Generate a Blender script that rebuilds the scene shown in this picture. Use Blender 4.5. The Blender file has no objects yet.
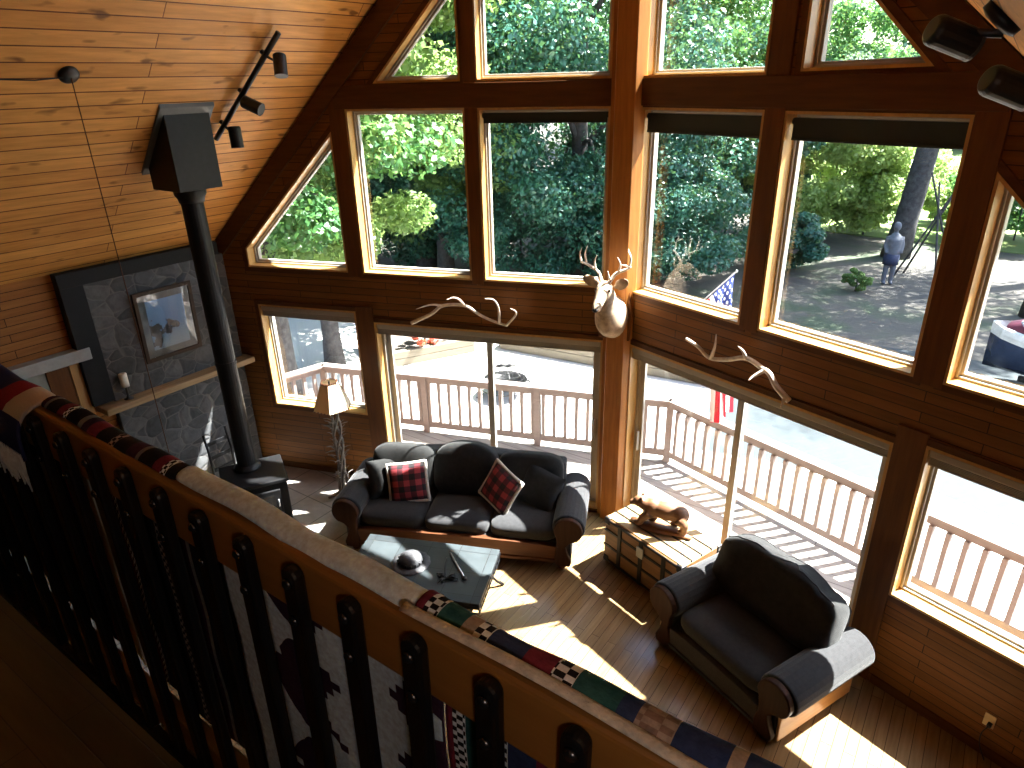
import bpy, bmesh, math, random
import numpy as np
from mathutils import Vector, Matrix, Euler

sc = bpy.context.scene
COL = sc.collection
PI = math.pi
rad = math.radians

# ------------------------------------------------------------------ helpers
def link(o, parent=None):
    COL.objects.link(o)
    if parent is not None:
        o.parent = parent
    return o

def tag(o, label=None, cat=None, group=None, kind=None):
    if label: o['label'] = label
    if cat: o['category'] = cat
    if group: o['group'] = group
    if kind: o['kind'] = kind
    return o

def thing(name, label, cat, loc=(0, 0, 0), rz=0.0, group=None, rot=None):
    o = bpy.data.objects.new(name, None)
    o.empty_display_size = 0.1
    link(o)
    o.location = loc
    o.rotation_euler = rot if rot else (0, 0, rz)
    tag(o, label, cat, group)
    return o

def struct(name, loc=(0, 0, 0), rz=0.0):
    o = bpy.data.objects.new(name, None)
    o.empty_display_size = 0.1
    link(o)
    o.location = loc
    o.rotation_euler = (0, 0, rz)
    o['kind'] = 'structure'
    return o

def dup(root, loc, rz=None, label=None, group=None):
    r = root.copy(); COL.objects.link(r); r.location = loc
    if rz is not None: r.rotation_euler = (0, 0, rz)
    if label: r['label'] = label
    if group: r['group'] = group
    for ch in list(root.children):
        c = ch.copy(); COL.objects.link(c); c.parent = r
        for g in list(ch.children):
            d = g.copy(); COL.objects.link(d); d.parent = c
    return r

def offset_poly(poly, d):
    """inward offset of a convex polygon (d>0 shrinks)"""
    n = len(poly)
    area = sum(poly[i][0]*poly[(i+1) % n][1]-poly[(i+1) % n][0]*poly[i][1] for i in range(n))
    sg = 1 if area > 0 else -1
    L = []
    for i in range(n):
        x1, y1 = poly[i]; x2, y2 = poly[(i+1) % n]
        dx, dy = x2-x1, y2-y1; l = math.hypot(dx, dy)
        nx, ny = -dy/l*sg, dx/l*sg
        L.append((nx, ny, nx*x1+ny*y1+d))
    out = []
    for i in range(n):
        a = L[i-1]; b = L[i]
        det = a[0]*b[1]-a[1]*b[0]
        out.append(((a[2]*b[1]-a[1]*b[2])/det, (a[0]*b[2]-a[2]*b[0])/det))
    return out

class MB:
    def __init__(self):
        self.v = []; self.f = []
    def add(self, vs, fs):
        b = len(self.v)
        self.v.extend([tuple(p) for p in vs]); self.f.extend([tuple(b+i for i in f) for f in fs])
        return self
    def box(self, c, s, rot=None):
        hx, hy, hz = s[0]/2, s[1]/2, s[2]/2
        vs = [Vector((x, y, z)) for x in (-hx, hx) for y in (-hy, hy) for z in (-hz, hz)]
        if rot is not None:
            m = Euler(rot).to_matrix() if not isinstance(rot, Matrix) else rot
            vs = [m @ p for p in vs]
        vs = [p+Vector(c) for p in vs]
        return self.add(vs, [(0, 1, 3, 2), (4, 6, 7, 5), (0, 4, 5, 1), (2, 3, 7, 6), (0, 2, 6, 4), (1, 5, 7, 3)])
    def span(self, a, b):
        return self.box([(a[i]+b[i])/2 for i in range(3)], [abs(b[i]-a[i]) for i in range(3)])
    def tube(self, pts, r, seg=10, caps=True, flat=1.0):
        pts = [Vector(p) for p in pts]; n = len(pts)
        rr = r if isinstance(r, (list, tuple)) else [r]*n
        vs = []; fs = []
        up = None
        for i in range(n):
            t = (pts[min(i+1, n-1)]-pts[max(i-1, 0)])
            if t.length < 1e-9: t = Vector((0, 0, 1))
            t.normalize()
            if up is None:
                up = Vector((0, 0, 1)) if abs(t.z) < .9 else Vector((1, 0, 0))
            a = t.cross(up)
            if a.length < 1e-6: a = t.orthogonal()
            a.normalize(); b = a.cross(t).normalized(); up = b
            for k in range(seg):
                th = 2*PI*k/seg
                vs.append(pts[i]+a*(math.cos(th)*rr[i])+b*(math.sin(th)*rr[i]*flat))
        for i in range(n-1):
            for k in range(seg):
                k2 = (k+1) % seg
                fs.append((i*seg+k, i*seg+k2, (i+1)*seg+k2, (i+1)*seg+k))
        if caps:
            fs.append(tuple(range(seg-1, -1, -1))); fs.append(tuple((n-1)*seg+k for k in range(seg)))
        return self.add(vs, fs)
    def ell(self, c, r, seg=20, ring=12, rot=None, e1=1.0, e2=1.0):
        m = Euler(rot).to_matrix() if rot is not None else Matrix.Identity(3)
        sp = lambda x, e: math.copysign(abs(x)**e, x)
        vs = []; fs = []
        for i in range(ring+1):
            ph = -PI/2+PI*i/ring
            for k in range(seg):
                th = 2*PI*k/seg
                p = Vector((r[0]*sp(math.cos(ph), e1)*sp(math.cos(th), e2), r[1]*sp(math.cos(ph), e1)*sp(math.sin(th), e2), r[2]*sp(math.sin(ph), e1)))
                vs.append(m @ p+Vector(c))
        for i in range(ring):
            for k in range(seg):
                k2 = (k+1) % seg
                fs.append((i*seg+k, i*seg+k2, (i+1)*seg+k2, (i+1)*seg+k))
        return self.add(vs, fs)
    def lathe(self, prof, c=(0, 0, 0), seg=24, caps=True):
        vs = []; fs = []; n = len(prof)
        for (r, z) in prof:
            for k in range(seg):
                th = 2*PI*k/seg
                vs.append((c[0]+r*math.cos(th), c[1]+r*math.sin(th), c[2]+z))
        for i in range(n-1):
            for k in range(seg):
                k2 = (k+1) % seg
                fs.append((i*seg+k, i*seg+k2, (i+1)*seg+k2, (i+1)*seg+k))
        if caps:
            fs.append(tuple(range(seg-1, -1, -1))); fs.append(tuple((n-1)*seg+k for k in range(seg)))
        return self.add(vs, fs)
    def prism(self, poly, a, b, ax='z'):
        """poly in 2d, extruded between a and b along ax: z->(x,y), y->(x,z), x->(y,z)"""
        def P(p, t):
            return {'z': (p[0], p[1], t), 'y': (p[0], t, p[1]), 'x': (t, p[0], p[1])}[ax]
        n = len(poly)
        vs = [P(p, a) for p in poly]+[P(p, b) for p in poly]
        fs = [tuple(range(n)), tuple(range(2*n-1, n-1, -1))]+[(i, i+n, (i+1) % n+n, (i+1) % n) for i in range(n)]
        return self.add(vs, fs)
    def ring(self, po, pi, a, b):
        """ring between two polygons in local xz, thickness along y from a to b"""
        n = len(po)
        vs = [(p[0], t, p[1]) for t in (a, b) for q in (po, pi) for p in q]
        fs = []
        for i in range(n):
            j = (i+1) % n
            o0, o1, i0, i1 = i, j, n+i, n+j
            fs += [(o0, o1, i1, i0), (2*n+o0, 2*n+i0, 2*n+i1, 2*n+o1), (o0, 2*n+o0, 2*n+o1, o1), (i0, i1, 2*n+i1, 2*n+i0)]
        return self.add(vs, fs)
    def build(self, name, mat, parent=None, loc=None, rz=None, smooth=False, bevel=0.0, seg=2, sub=0, remesh=0.0, label=None, kind=None):
        me = bpy.data.meshes.new(name)
        me.from_pydata(self.v, [], self.f)
        bm = bmesh.new(); bm.from_mesh(me)
        bmesh.ops.recalc_face_normals(bm, faces=bm.faces)
        bm.to_mesh(me); bm.free()
        if mat: me.materials.append(mat)
        if smooth:
            me.polygons.foreach_set('use_smooth', [True]*len(me.polygons))
        o = bpy.data.objects.new(name, me)
        link(o, parent)
        if loc is not None: o.location = loc
        if rz is not None: o.rotation_euler = (0, 0, rz)
        if bevel:
            m = o.modifiers.new('bevel', 'BEVEL'); m.width = bevel; m.segments = seg; m.limit_method = 'ANGLE'
            m.harden_normals = False
        if remesh:
            m = o.modifiers.new('remesh', 'REMESH'); m.mode = 'VOXEL'; m.voxel_size = remesh; m.use_smooth_shade = True
            m = o.modifiers.new('smooth', 'SMOOTH'); m.factor = .5; m.iterations = 6
        if sub:
            m = o.modifiers.new('sub', 'SUBSURF'); m.levels = sub; m.render_levels = sub
        if label: o['label'] = label
        if kind: o['kind'] = kind
        return o

def spline(pts, n=8):
    """Catmull-Rom through points"""
    P = [Vector(p) for p in pts]
    P = [P[0]*2-P[1]]+P+[P[-1]*2-P[-2]]
    out = []
    for i in range(1, len(P)-2):
        for k in range(n):
            t = k/n
            a, b, c, d = P[i-1], P[i], P[i+1], P[i+2]
            out.append(.5*((2*b)+(c-a)*t+(2*a-5*b+4*c-d)*t*t+(3*b-a-3*c+d)*t**3))
    out.append(P[-2])
    return out

# ------------------------------------------------------------------ materials
def new_mat(name):
    m = bpy.data.materials.new(name); m.use_nodes = True
    nt = m.node_tree; bs = nt.nodes['Principled BSDF']
    return m, nt, bs

def N(nt, t, **kw):
    n = nt.nodes.new(t)
    for k, v in kw.items(): setattr(n, k, v)
    return n

def math_n(nt, op, a, b=None, c=None):
    n = N(nt, 'ShaderNodeMath', operation=op)
    for i, x in enumerate((a, b, c)):
        if x is None: continue
        if isinstance(x, (int, float)): n.inputs[i].default_value = x
        else: nt.links.new(x, n.inputs[i])
    return n.outputs[0]

def mixc(nt, fac, a, b, mode='MIX'):
    n = N(nt, 'ShaderNodeMix', data_type='RGBA', blend_type=mode)
    for i, x in ((0, fac), (6, a), (7, b)):
        if isinstance(x, (int, float)): n.inputs[i].default_value = x
        elif isinstance(x, tuple): n.inputs[i].default_value = (*x[:3], 1)
        else: nt.links.new(x, n.inputs[i])
    return n.outputs[2]

def ramp(nt, fac, stops, const=False):
    n = N(nt, 'ShaderNodeValToRGB')
    cr = n.color_ramp
    cr.interpolation = 'CONSTANT' if const else 'LINEAR'
    while len(cr.elements) < len(stops): cr.elements.new(0.5)
    for e, (p, c) in zip(cr.elements, stops):
        e.position = p; e.color = (*c, 1) if len(c) == 3 else c
    nt.links.new(fac, n.inputs[0])
    return n.outputs[0]

def obj_xyz(nt):
    tc = N(nt, 'ShaderNodeTexCoord'); sp = N(nt, 'ShaderNodeSeparateXYZ')
    nt.links.new(tc.outputs['Object'], sp.inputs[0])
    return tc.outputs['Object'], sp.outputs[0], sp.outputs[1], sp.outputs[2]

def noise(nt, vec, scale, detail=3, rough=.5):
    n = N(nt, 'ShaderNodeTexNoise'); n.inputs['Scale'].default_value = scale
    n.inputs['Detail'].default_value = detail; n.inputs['Roughness'].default_value = rough
    if vec is not None: nt.links.new(vec, n.inputs['Vector'])
    return n.outputs[0]

def comb(nt, x, y, z=0.0):
    n = N(nt, 'ShaderNodeCombineXYZ')
    for i, v in enumerate((x, y, z)):
        if isinstance(v, (int, float)): n.inputs[i].default_value = v
        else: nt.links.new(v, n.inputs[i])
    return n.outputs[0]

def bump(nt, bs, h, strength=.3, dist=.01):
    b = N(nt, 'ShaderNodeBump'); b.inputs['Strength'].default_value = strength; b.inputs['Distance'].default_value = dist
    nt.links.new(h, b.inputs['Height']); nt.links.new(b.outputs[0], bs.inputs['Normal'])

def planks(name, u, v, length, row, c1, c2, groove, rough=.4, knots=0.0, gsize=.004, spec=.5, off=.37):
    m, nt, bs = new_mat(name)
    vec, x, y, z = obj_xyz(nt)
    A = {'x': x, 'y': y, 'z': z}
    uu, vv = A[u], A[v]
    uv = comb(nt, uu, vv)
    bt = N(nt, 'ShaderNodeTexBrick'); bt.offset = off; bt.offset_frequency = 2
    nt.links.new(uv, bt.inputs['Vector'])
    bt.inputs['Scale'].default_value = 1; bt.inputs['Brick Width'].default_value = length; bt.inputs['Row Height'].default_value = row
    bt.inputs['Mortar Size'].default_value = gsize; bt.inputs['Mortar Smooth'].default_value = .1
    bt.inputs['Color1'].default_value = (*c1, 1); bt.inputs['Color2'].default_value = (*c2, 1); bt.inputs['Mortar'].default_value = (*groove, 1)
    gv = comb(nt, math_n(nt, 'MULTIPLY', uu, 1.6), math_n(nt, 'MULTIPLY', vv, 22), math_n(nt, 'MULTIPLY', math_n(nt, 'FLOOR', math_n(nt, 'DIVIDE', vv, row)), 3.3))
    g = noise(nt, gv, 1.5, 4, .6)
    gr = ramp(nt, g, [(.25, (.72, .68, .64)), (.7, (1.08, 1.06, 1.04))])
    col = mixc(nt, 1.0, bt.outputs['Color'], gr, 'MULTIPLY')
    if knots:
        kv = comb(nt, math_n(nt, 'MULTIPLY', uu, 3.0), math_n(nt, 'MULTIPLY', vv, 11.0), 0.3)
        k = noise(nt, kv, 1.3, 1.5, .5)
        kf = ramp(nt, k, [(.655, (0, 0, 0)), (.75, (1, 1, 1))])
        kk = math_n(nt, 'MULTIPLY', kf, knots)
        col = mixc(nt, kk, col, (.10, .035, .01))
    nt.links.new(col, bs.inputs['Base Color'])
    bs.inputs['Roughness'].default_value = rough
    bs.inputs['Specular IOR Level'].default_value = spec
    inv = math_n(nt, 'SUBTRACT', 1.0, bt.outputs['Fac'])
    bump(nt, bs, inv, .5, .006)
    return m

def wood(name, c1, c2, axis='x', rough=.4, spec=.5, sc_=1.0):
    m, nt, bs = new_mat(name)
    vec, x, y, z = obj_xyz(nt)
    f = {'x': (1.2, 14, 14), 'y': (14, 1.2, 14), 'z': (14, 14, 1.2)}[axis]
    gv = comb(nt, math_n(nt, 'MULTIPLY', x, f[0]*sc_), math_n(nt, 'MULTIPLY', y, f[1]*sc_), math_n(nt, 'MULTIPLY', z, f[2]*sc_))
    g = noise(nt, gv, 2.0, 4, .55)
    col = ramp(nt, g, [(.3, c2), (.68, c1)])
    nt.links.new(col, bs.inputs['Base Color']); bs.inputs['Roughness'].default_value = rough
    bs.inputs['Specular IOR Level'].default_value = spec
    return m

def plain(name, c, rough=.5, metal=0.0, var=0.12, scale=12, spec=.5, bumpy=0.0, bscale=60, sheen=0.0):
    m, nt, bs = new_mat(name)
    vec, x, y, z = obj_xyz(nt)
    g = noise(nt, vec, scale, 3, .55)
    lo = tuple(max(0, a*(1-var)) for a in c); hi = tuple(min(1, a*(1+var)) for a in c)
    nt.links.new(ramp(nt, g, [(.3, lo), (.7, hi)]), bs.inputs['Base Color'])
    bs.inputs['Roughness'].default_value = rough; bs.inputs['Metallic'].default_value = metal
    bs.inputs['Specular IOR Level'].default_value = spec
    if sheen: bs.inputs['Sheen Weight'].default_value = sheen
    if bumpy:
        bump(nt, bs, noise(nt, vec, bscale, 3, .6), bumpy, .01)
    return m

def leaf_mat(name, c1, c2, transl=.35, tc=(.20, .34, .06)):
    m, nt, bs = new_mat(name)
    vec, x, y, z = obj_xyz(nt)
    g = noise(nt, vec, 1.3, 4, .7)
    col = ramp(nt, g, [(.35, c1), (.65, c2)])
    nt.links.new(col, bs.inputs['Base Color']); bs.inputs['Roughness'].default_value = .42
    tr = N(nt, 'ShaderNodeBsdfTranslucent')
    nt.links.new(mixc(nt, .5, col, tc), tr.inputs[0])
    mx = N(nt, 'ShaderNodeMixShader'); mx.inputs[0].default_value = transl
    nt.links.new(bs.outputs[0], mx.inputs[1]); nt.links.new(tr.outputs[0], mx.inputs[2])
    nt.links.new(mx.outputs[0], nt.nodes['Material Output'].inputs[0])
    return m

def glass_mat(name, tint=(.96, .98, .98), boost=1.0):
    m, nt, bs = new_mat(name)
    nt.nodes.remove(bs)
    geo = N(nt, 'ShaderNodeNewGeometry')
    dp = N(nt, 'ShaderNodeVectorMath', operation='DOT_PRODUCT')
    nt.links.new(geo.outputs['Incoming'], dp.inputs[0]); nt.links.new(geo.outputs['Normal'], dp.inputs[1])
    c = math_n(nt, 'ABSOLUTE', dp.outputs['Value'])
    k = math_n(nt, 'POWER', math_n(nt, 'SUBTRACT', 1.0, c), 5.0)
    f = math_n(nt, 'MULTIPLY_ADD', k, .45*boost, .042*boost)
    tr = N(nt, 'ShaderNodeBsdfTransparent'); tr.inputs[0].default_value = (*tint, 1)
    gl = N(nt, 'ShaderNodeBsdfGlossy'); gl.inputs['Roughness'].default_value = 0.0
    mx = N(nt, 'ShaderNodeMixShader')
    nt.links.new(f, mx.inputs[0]); nt.links.new(tr.outputs[0], mx.inputs[1]); nt.links.new(gl.outputs[0], mx.inputs[2])
    nt.links.new(mx.outputs[0], nt.nodes['Material Output'].inputs[0])
    return m

M = {}
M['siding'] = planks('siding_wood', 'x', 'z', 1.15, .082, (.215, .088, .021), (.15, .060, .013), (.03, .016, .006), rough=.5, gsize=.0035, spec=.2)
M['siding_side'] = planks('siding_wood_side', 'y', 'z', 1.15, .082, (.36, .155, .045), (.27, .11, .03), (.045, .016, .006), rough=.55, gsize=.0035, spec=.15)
M['ceiling'] = planks('ceiling_pine', 'y', 'x', 5.3, .097, (.70, .345, .095), (.58, .265, .065), (.12, .035, .008), rough=.5, knots=.8, gsize=.004, spec=.2)
M['floor'] = planks('floor_oak', 'y', 'x', 1.1, .085, (.28, .190, .095), (.22, .145, .068), (.045, .025, .012), rough=.22, gsize=.002, spec=.5)
M['loft_floor'] = planks('loft_floor_pine', 'x', 'y', 1.6, .11, (.11, .062, .02), (.085, .045, .013), (.05, .02, .008), rough=.35, gsize=.0025)
M['casing'] = wood('casing_wood', (.105, .040, .010), (.07, .025, .006), 'x', .5, .2)
M['casing_z'] = wood('casing_wood_vertical', (.135, .050, .012), (.09, .032, .008), 'z', .5, .2)
M['jamb'] = wood('pine_jamb', (.50, .295, .10), (.40, .215, .065), 'z', .3)
M['post_fir'] = wood('post_fir', (.38, .155, .034), (.26, .098, .020), 'z', .45, .3)
M['vinyl'] = plain('beige_vinyl', (.34, .315, .27), .4, var=.04)
M['shade_box'] = plain('shade_cassette_grey', (.30, .28, .24), .55, var=.05)
M['shade_dark'] = plain('dark_shade_cloth', (.018, .022, .018), .8, var=.1)
M['glass'] = glass_mat('window_glass')
M['pic_glass'] = glass_mat('picture_glass', (1, 1, 1))
M['rail_pine'] = wood('rail_pine', (.30, .145, .036), (.21, .09, .020), 'x', .45, sc_=.6)
M['iron'] = plain('black_iron', (.006, .006, .007), .42, 0.0, .2, 30, .35)
M['bolt'] = plain('bolt_steel', (.10, .10, .11), .25, .9, .1)
M['stove'] = plain('stove_black', (.008, .008, .009), .45, 0.0, .2, 20, .3)
M['fabric'] = plain('charcoal_upholstery', (.025, .025, .027), .9, 0, .18, 30, .2, .25, 260, .15)
M['fabric2'] = plain('charcoal_cushion', (.018, .018, .018), .92, 0, .25, 18, .2, .3, 200, .1)
M['sofa_wood'] = wood('sofa_walnut', (.10, .035, .013), (.06, .020, .008), 'x', .5, .2)
M['arm_wood'] = wood('arm_front_wood', (.045, .018, .008), (.028, .010, .005), 'z', .55, .12)
M['tan_panel'] = wood('tan_side_panel', (.52, .29, .11), (.44, .22, .08), 'y', .5)
M['piping'] = plain('black_piping', (.012, .011, .012), .7)
M['deck'] = planks('deck_boards', 'x', 'y', 2.4, .14, (.31, .285, .26), (.27, .25, .23), (.08, .07, .06), rough=.7, gsize=.005)
M['deck_rail'] = wood('deck_rail_paint', (.26, .205, .185), (.22, .175, .155), 'x', .7)
M['timber'] = wood('planter_timber', (.15, .125, .09), (.12, .10, .07), 'x', .8)
M['soil'] = plain('planter_soil', (.10, .085, .075), .95, 0, .5, 14, .2, .5, 30)
M['gravel'] = plain('pale_gravel', (.50, .48, .45), .95, 0, .14, 30, .2, .3, 60)
M['asphalt'] = plain('asphalt_drive', (.027, .035, .039), .8, 0, .10, 8, .3)
M['bark'] = plain('tree_bark', (.060, .056, .056), .95, 0, .4, 9, .2, .8, 25)
M['antler'] = plain('antler_bone', (.62, .52, .42), .45, 0, .25, 18)
M['coat'] = plain('deer_coat', (.36, .27, .19), .9, 0, .35, 16, .2, .35, 90)
M['bear'] = wood('bear_wood', (.17, .075, .03), (.08, .032, .013), 'x', .6, sc_=1.5)
M['lampshade'] = None
M['white_fleece'] = plain('cream_fleece', (.62, .58, .52), .95, 0, .2, 60, .2, .5, 120)
M['black_plastic'] = plain('black_fixture', (.012, .012, .013), .4)
M['spot_rim'] = plain('spot_rim_grey', (.05, .05, .05), .4)
M['chrome'] = plain('worn_steel', (.45, .45, .45), .3, .9)
M['white'] = plain('white_paint', (.75, .73, .70), .5)

# stone
def stone_mat():
    m, nt, bs = new_mat('field_stone')
    vec, x, y, z = obj_xyz(nt)
    w = noise(nt, vec, 3.0, 2)
    v2 = comb(nt, math_n(nt, 'MULTIPLY_ADD', w, .18, math_n(nt, 'MULTIPLY', y, 1.0)), math_n(nt, 'MULTIPLY_ADD', w, .15, math_n(nt, 'MULTIPLY', z, 1.35)), 0.0)
    vo = N(nt, 'ShaderNodeTexVoronoi', feature='DISTANCE_TO_EDGE'); vo.inputs['Scale'].default_value = 4.6; nt.links.new(v2, vo.inputs['Vector'])
    vc = N(nt, 'ShaderNodeTexVoronoi', feature='F1'); vc.inputs['Scale'].default_value = 4.6; nt.links.new(v2, vc.inputs['Vector'])
    sp = N(nt, 'ShaderNodeSeparateXYZ'); nt.links.new(vc.outputs['Color'], sp.inputs[0])
    tone = ramp(nt, sp.outputs[0], [(0.0, (.050, .052, .057)), (.5, (.075, .078, .083)), (1.0, (.105, .106, .108))])
    fine = ramp(nt, noise(nt, vec, 14, 4, .65), [(.3, (.7, .7, .7)), (.7, (1.15, 1.15, 1.15))])
    tone = mixc(nt, 1.0, tone, fine, 'MULTIPLY')
    mort = ramp(nt, vo.outputs[0], [(.015, (1, 1, 1)), (.04, (0, 0, 0))])
    nt.links.new(mixc(nt, mort, tone, (.115, .112, .11)), bs.inputs['Base Color'])
    bs.inputs['Roughness'].default_value = .85
    h = ramp(nt, vo.outputs[0], [(.0, (0, 0, 0)), (.16, (1, 1, 1))])
    bump(nt, bs, math_n(nt, 'MULTIPLY_ADD', noise(nt, vec, 20, 3), .25, h), .45, .02)
    return m
M['stone'] = stone_mat()

def tile_mat(name, size, c1, c2, grout, rough, gs=.006):
    m, nt, bs = new_mat(name)
    vec, x, y, z = obj_xyz(nt)
    bt = N(nt, 'ShaderNodeTexBrick'); bt.offset = 0.0
    nt.links.new(vec, bt.inputs['Vector'])
    bt.inputs['Scale'].default_value = 1; bt.inputs['Brick Width'].default_value = size; bt.inputs['Row Height'].default_value = size
    bt.inputs['Mortar Size'].default_value = gs
    bt.inputs['Color1'].default_value = (*c1, 1); bt.inputs['Color2'].default_value = (*c2, 1); bt.inputs['Mortar'].default_value = (*grout, 1)
    g = ramp(nt, noise(nt, vec, 7, 4, .6), [(.3, (.82, .82, .82)), (.7, (1.1, 1.1, 1.1))])
    nt.links.new(mixc(nt, 1.0, bt.outputs['Color'], g, 'MULTIPLY'), bs.inputs['Base Color'])
    bs.inputs['Roughness'].default_value = rough
    bump(nt, bs, math_n(nt, 'SUBTRACT', 1.0, bt.outputs['Fac']), .4, .005)
    return m
M['tile'] = tile_mat('hearth_tile', .495, (.34, .31, .28), (.29, .265, .245), (.07, .065, .06), .32)
M['slate'] = tile_mat('slate_tabletop', .31, (.038, .046, .05), (.024, .029, .032), (.012, .013, .014), .42, .004)
M['slate'].node_tree.nodes['Principled BSDF'].inputs['Specular IOR Level'].default_value = .3

def plaid_mat():
    m, nt, bs = new_mat('buffalo_plaid')
    vec, x, y, z = obj_xyz(nt)
    def st(c, ph=0.0):
        return math_n(nt, 'GREATER_THAN', math_n(nt, 'FRACT', math_n(nt, 'ADD', math_n(nt, 'MULTIPLY', c, 7.6), 100.25+ph)), .5)
    s = math_n(nt, 'MULTIPLY', math_n(nt, 'ADD', st(x), st(z)), .5)
    col = ramp(nt, s, [(0.0, (.36, .045, .055)), (.3, (.10, .016, .022)), (.8, (.014, .011, .012))], True)
    nt.links.new(col, bs.inputs['Base Color']); bs.inputs['Roughness'].default_value = .95
    bump(nt, bs, noise(nt, vec, 150, 2), .3, .01)
    return m
M['plaid'] = plaid_mat()

def stripe_mat(name, period, stops, zig=0.0, zfreq=10.0, ph=0.0, checks=(), plain_top=None):
    """woven blanket: bands along object x, edges stepped along the hanging direction"""
    m, nt, bs = new_mat(name)
    vec, x, y, z = obj_xyz(nt)
    run = math_n(nt, 'ADD', z, math_n(nt, 'MULTIPLY', y, 1.0))
    xx = x
    if zig:
        stp = math_n(nt, 'DIVIDE', math_n(nt, 'FLOOR', math_n(nt, 'MULTIPLY', run, 40.0)), 40.0)
        t = math_n(nt, 'PINGPONG', stp, zfreq)
        xx = math_n(nt, 'MULTIPLY_ADD', t, zig, x)
    f = math_n(nt, 'FRACT', math_n(nt, 'ADD', math_n(nt, 'DIVIDE', xx, period), 50.0+ph))
    col = ramp(nt, f, stops, True)
    for (a, b, dark, lite) in checks:
        inb = math_n(nt, 'MULTIPLY', math_n(nt, 'GREATER_THAN', f, a), math_n(nt, 'LESS_THAN', f, b))
        ck = math_n(nt, 'GREATER_THAN', math_n(nt, 'FRACT', math_n(nt, 'ADD', math_n(nt, 'MULTIPLY', run, 42.0), math_n(nt, 'MULTIPLY', math_n(nt, 'FLOOR', math_n(nt, 'MULTIPLY', f, 2/(b-a))), .5))), .5)
        c2 = mixc(nt, ck, dark, lite)
        col = mixc(nt, inb, col, c2)
    if plain_top:
        col = mixc(nt, math_n(nt, 'GREATER_THAN', y, .073), plain_top, col)
    g = ramp(nt, noise(nt, vec, 70, 3, .6), [(.3, (.75, .75, .75)), (.7, (1.15, 1.15, 1.15))])
    nt.links.new(mixc(nt, 1.0, col, g, 'MULTIPLY'), bs.inputs['Base Color'])
    bs.inputs['Roughness'].default_value = .95; bs.inputs['Specular IOR Level'].default_value = .15
    bump(nt, bs, noise(nt, vec, 160, 2), .3, .006)
    return m
ICE = (.66, .81, .97); NAVY = (.03, .05, .14); MAR = (.20, .03, .06); TEAL = (.03, .12, .125); TAN = (.36, .30, .27); WHT = (.80, .87, .95); GRY = (.20, .20, .20); BLK = (.015, .014, .018); PUR = (.045, .02, .045)
CK = ((BLK), (WHT))
M['blanket_serape'] = stripe_mat('serape_weave', .62, [(0, WHT), (.04, NAVY), (.15, MAR), (.235, WHT), (.295, TEAL), (.41, NAVY), (.455, TAN), (.54, NAVY), (.66, TAN), (.69, NAVY), (.77, MAR), (.84, WHT), (.885, TEAL), (.96, TAN)],
                                 checks=((.0, .04, BLK, WHT), (.235, .295, BLK, WHT), (.455, .54, (.24, .17, .15), TAN), (.84, .885, BLK, WHT)))
M['blanket_dark'] = stripe_mat('dark_serape_weave', .46, [(0, MAR), (.09, BLK), (.22, GRY), (.27, BLK), (.40, PUR), (.50, GRY), (.53, BLK), (.66, MAR), (.73, WHT), (.77, BLK), (.90, GRY), (.94, PUR)],
                               checks=((.73, .77, BLK, WHT), (.22, .27, BLK, TAN)))
M['blanket_white'] = stripe_mat('white_saddle_weave', .46, [(0, ICE), (.46, PUR), (.90, ICE)], zig=1.0, zfreq=.10, ph=.19, plain_top=ICE)
M['fringe_wool'] = plain('fringe_wool', (.62, .68, .72), .95, 0, .2, 60, .2)
def navy_mat():
    m, nt, bs = new_mat('navy_wool')
    vec, x, y, z = obj_xyz(nt)
    f = math_n(nt, 'ADD', math_n(nt, 'MULTIPLY', x, .5), 1.75)
    bands = ramp(nt, f, [(0, (.02, .03, .10)), (.60, (.22, .02, .05)), (.645, (.50, .50, .52))], True)
    col = mixc(nt, math_n(nt, 'GREATER_THAN', y, -.04), (.025, .035, .12), bands)
    nt.links.new(col, bs.inputs['Base Color']); bs.inputs['Roughness'].default_value = .95; bs.inputs['Specular IOR Level'].default_value = .15
    bump(nt, bs, noise(nt, vec, 150, 3), .4, .006)
    return m
M['blanket_blue'] = navy_mat()

# ------------------------------------------------------------------ place geometry
K = Vector((-3.0194, 6.2376, 0.0)); PR = rad(18.4)
cP, sP = math.cos(PR), math.sin(PR)
uA = Vector((-cP, -sP, 0)); nA = Vector((-sP, cP, 0))
uB = Vector((cP, -sP, 0)); nB = Vector((sP, cP, 0))
ROT = {'A': PR, 'B': -PR}; SG = {'A': -1, 'B': 1}
def roofL(x): return 8.046+1.0538*(x-K.x)
def roofR(x, y): return 4.87-.9*x-.0166*y
def W(wall, s, n, z):
    u, nn = (uA, nA) if wall == 'A' else (uB, nB)
    return K+u*s+nn*n+Vector((0, 0, z))
def roofZ(x, y): return min(roofL(x), roofR(x, y))
g0 = -0.6      # ground level

# openings (s,z polygons)
def R(s0, s1, z0, z1): return [(s0, z0), (s1, z0), (s1, z1), (s0, z1)]
OPEN = {
 'door': R(.19, 2.92, .06, 2.22),
 'low': R(3.15, 4.495, .96, 2.335),
 'mid_a': R(.19, 1.515, 2.80, 4.555),
 'mid_b': R(1.655, 2.985, 2.80, 4.56),
 'mid_c': [(3.18, 2.805), (4.53, 2.805), (4.53, 3.03), (3.18, 4.34)],
 'top_a': [(.19, 4.795), (1.525, 4.795), (1.525, 5.93), (.19, 7.0)],
 'top_b': [(1.685, 4.80), (2.63, 4.80), (1.685, 5.78)],
}
OPEN_B = {k: list(v) for k, v in OPEN.items()}
OPEN_B['top_a'] = [(.13, 4.79), (1.415, 4.79), (1.415, 5.86), (.13, 6.6)]
OPEN_B['top_b'] = [(1.70, 4.81), (2.62, 4.82), (2.2, 5.22), (1.70, 5.65)]
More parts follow.
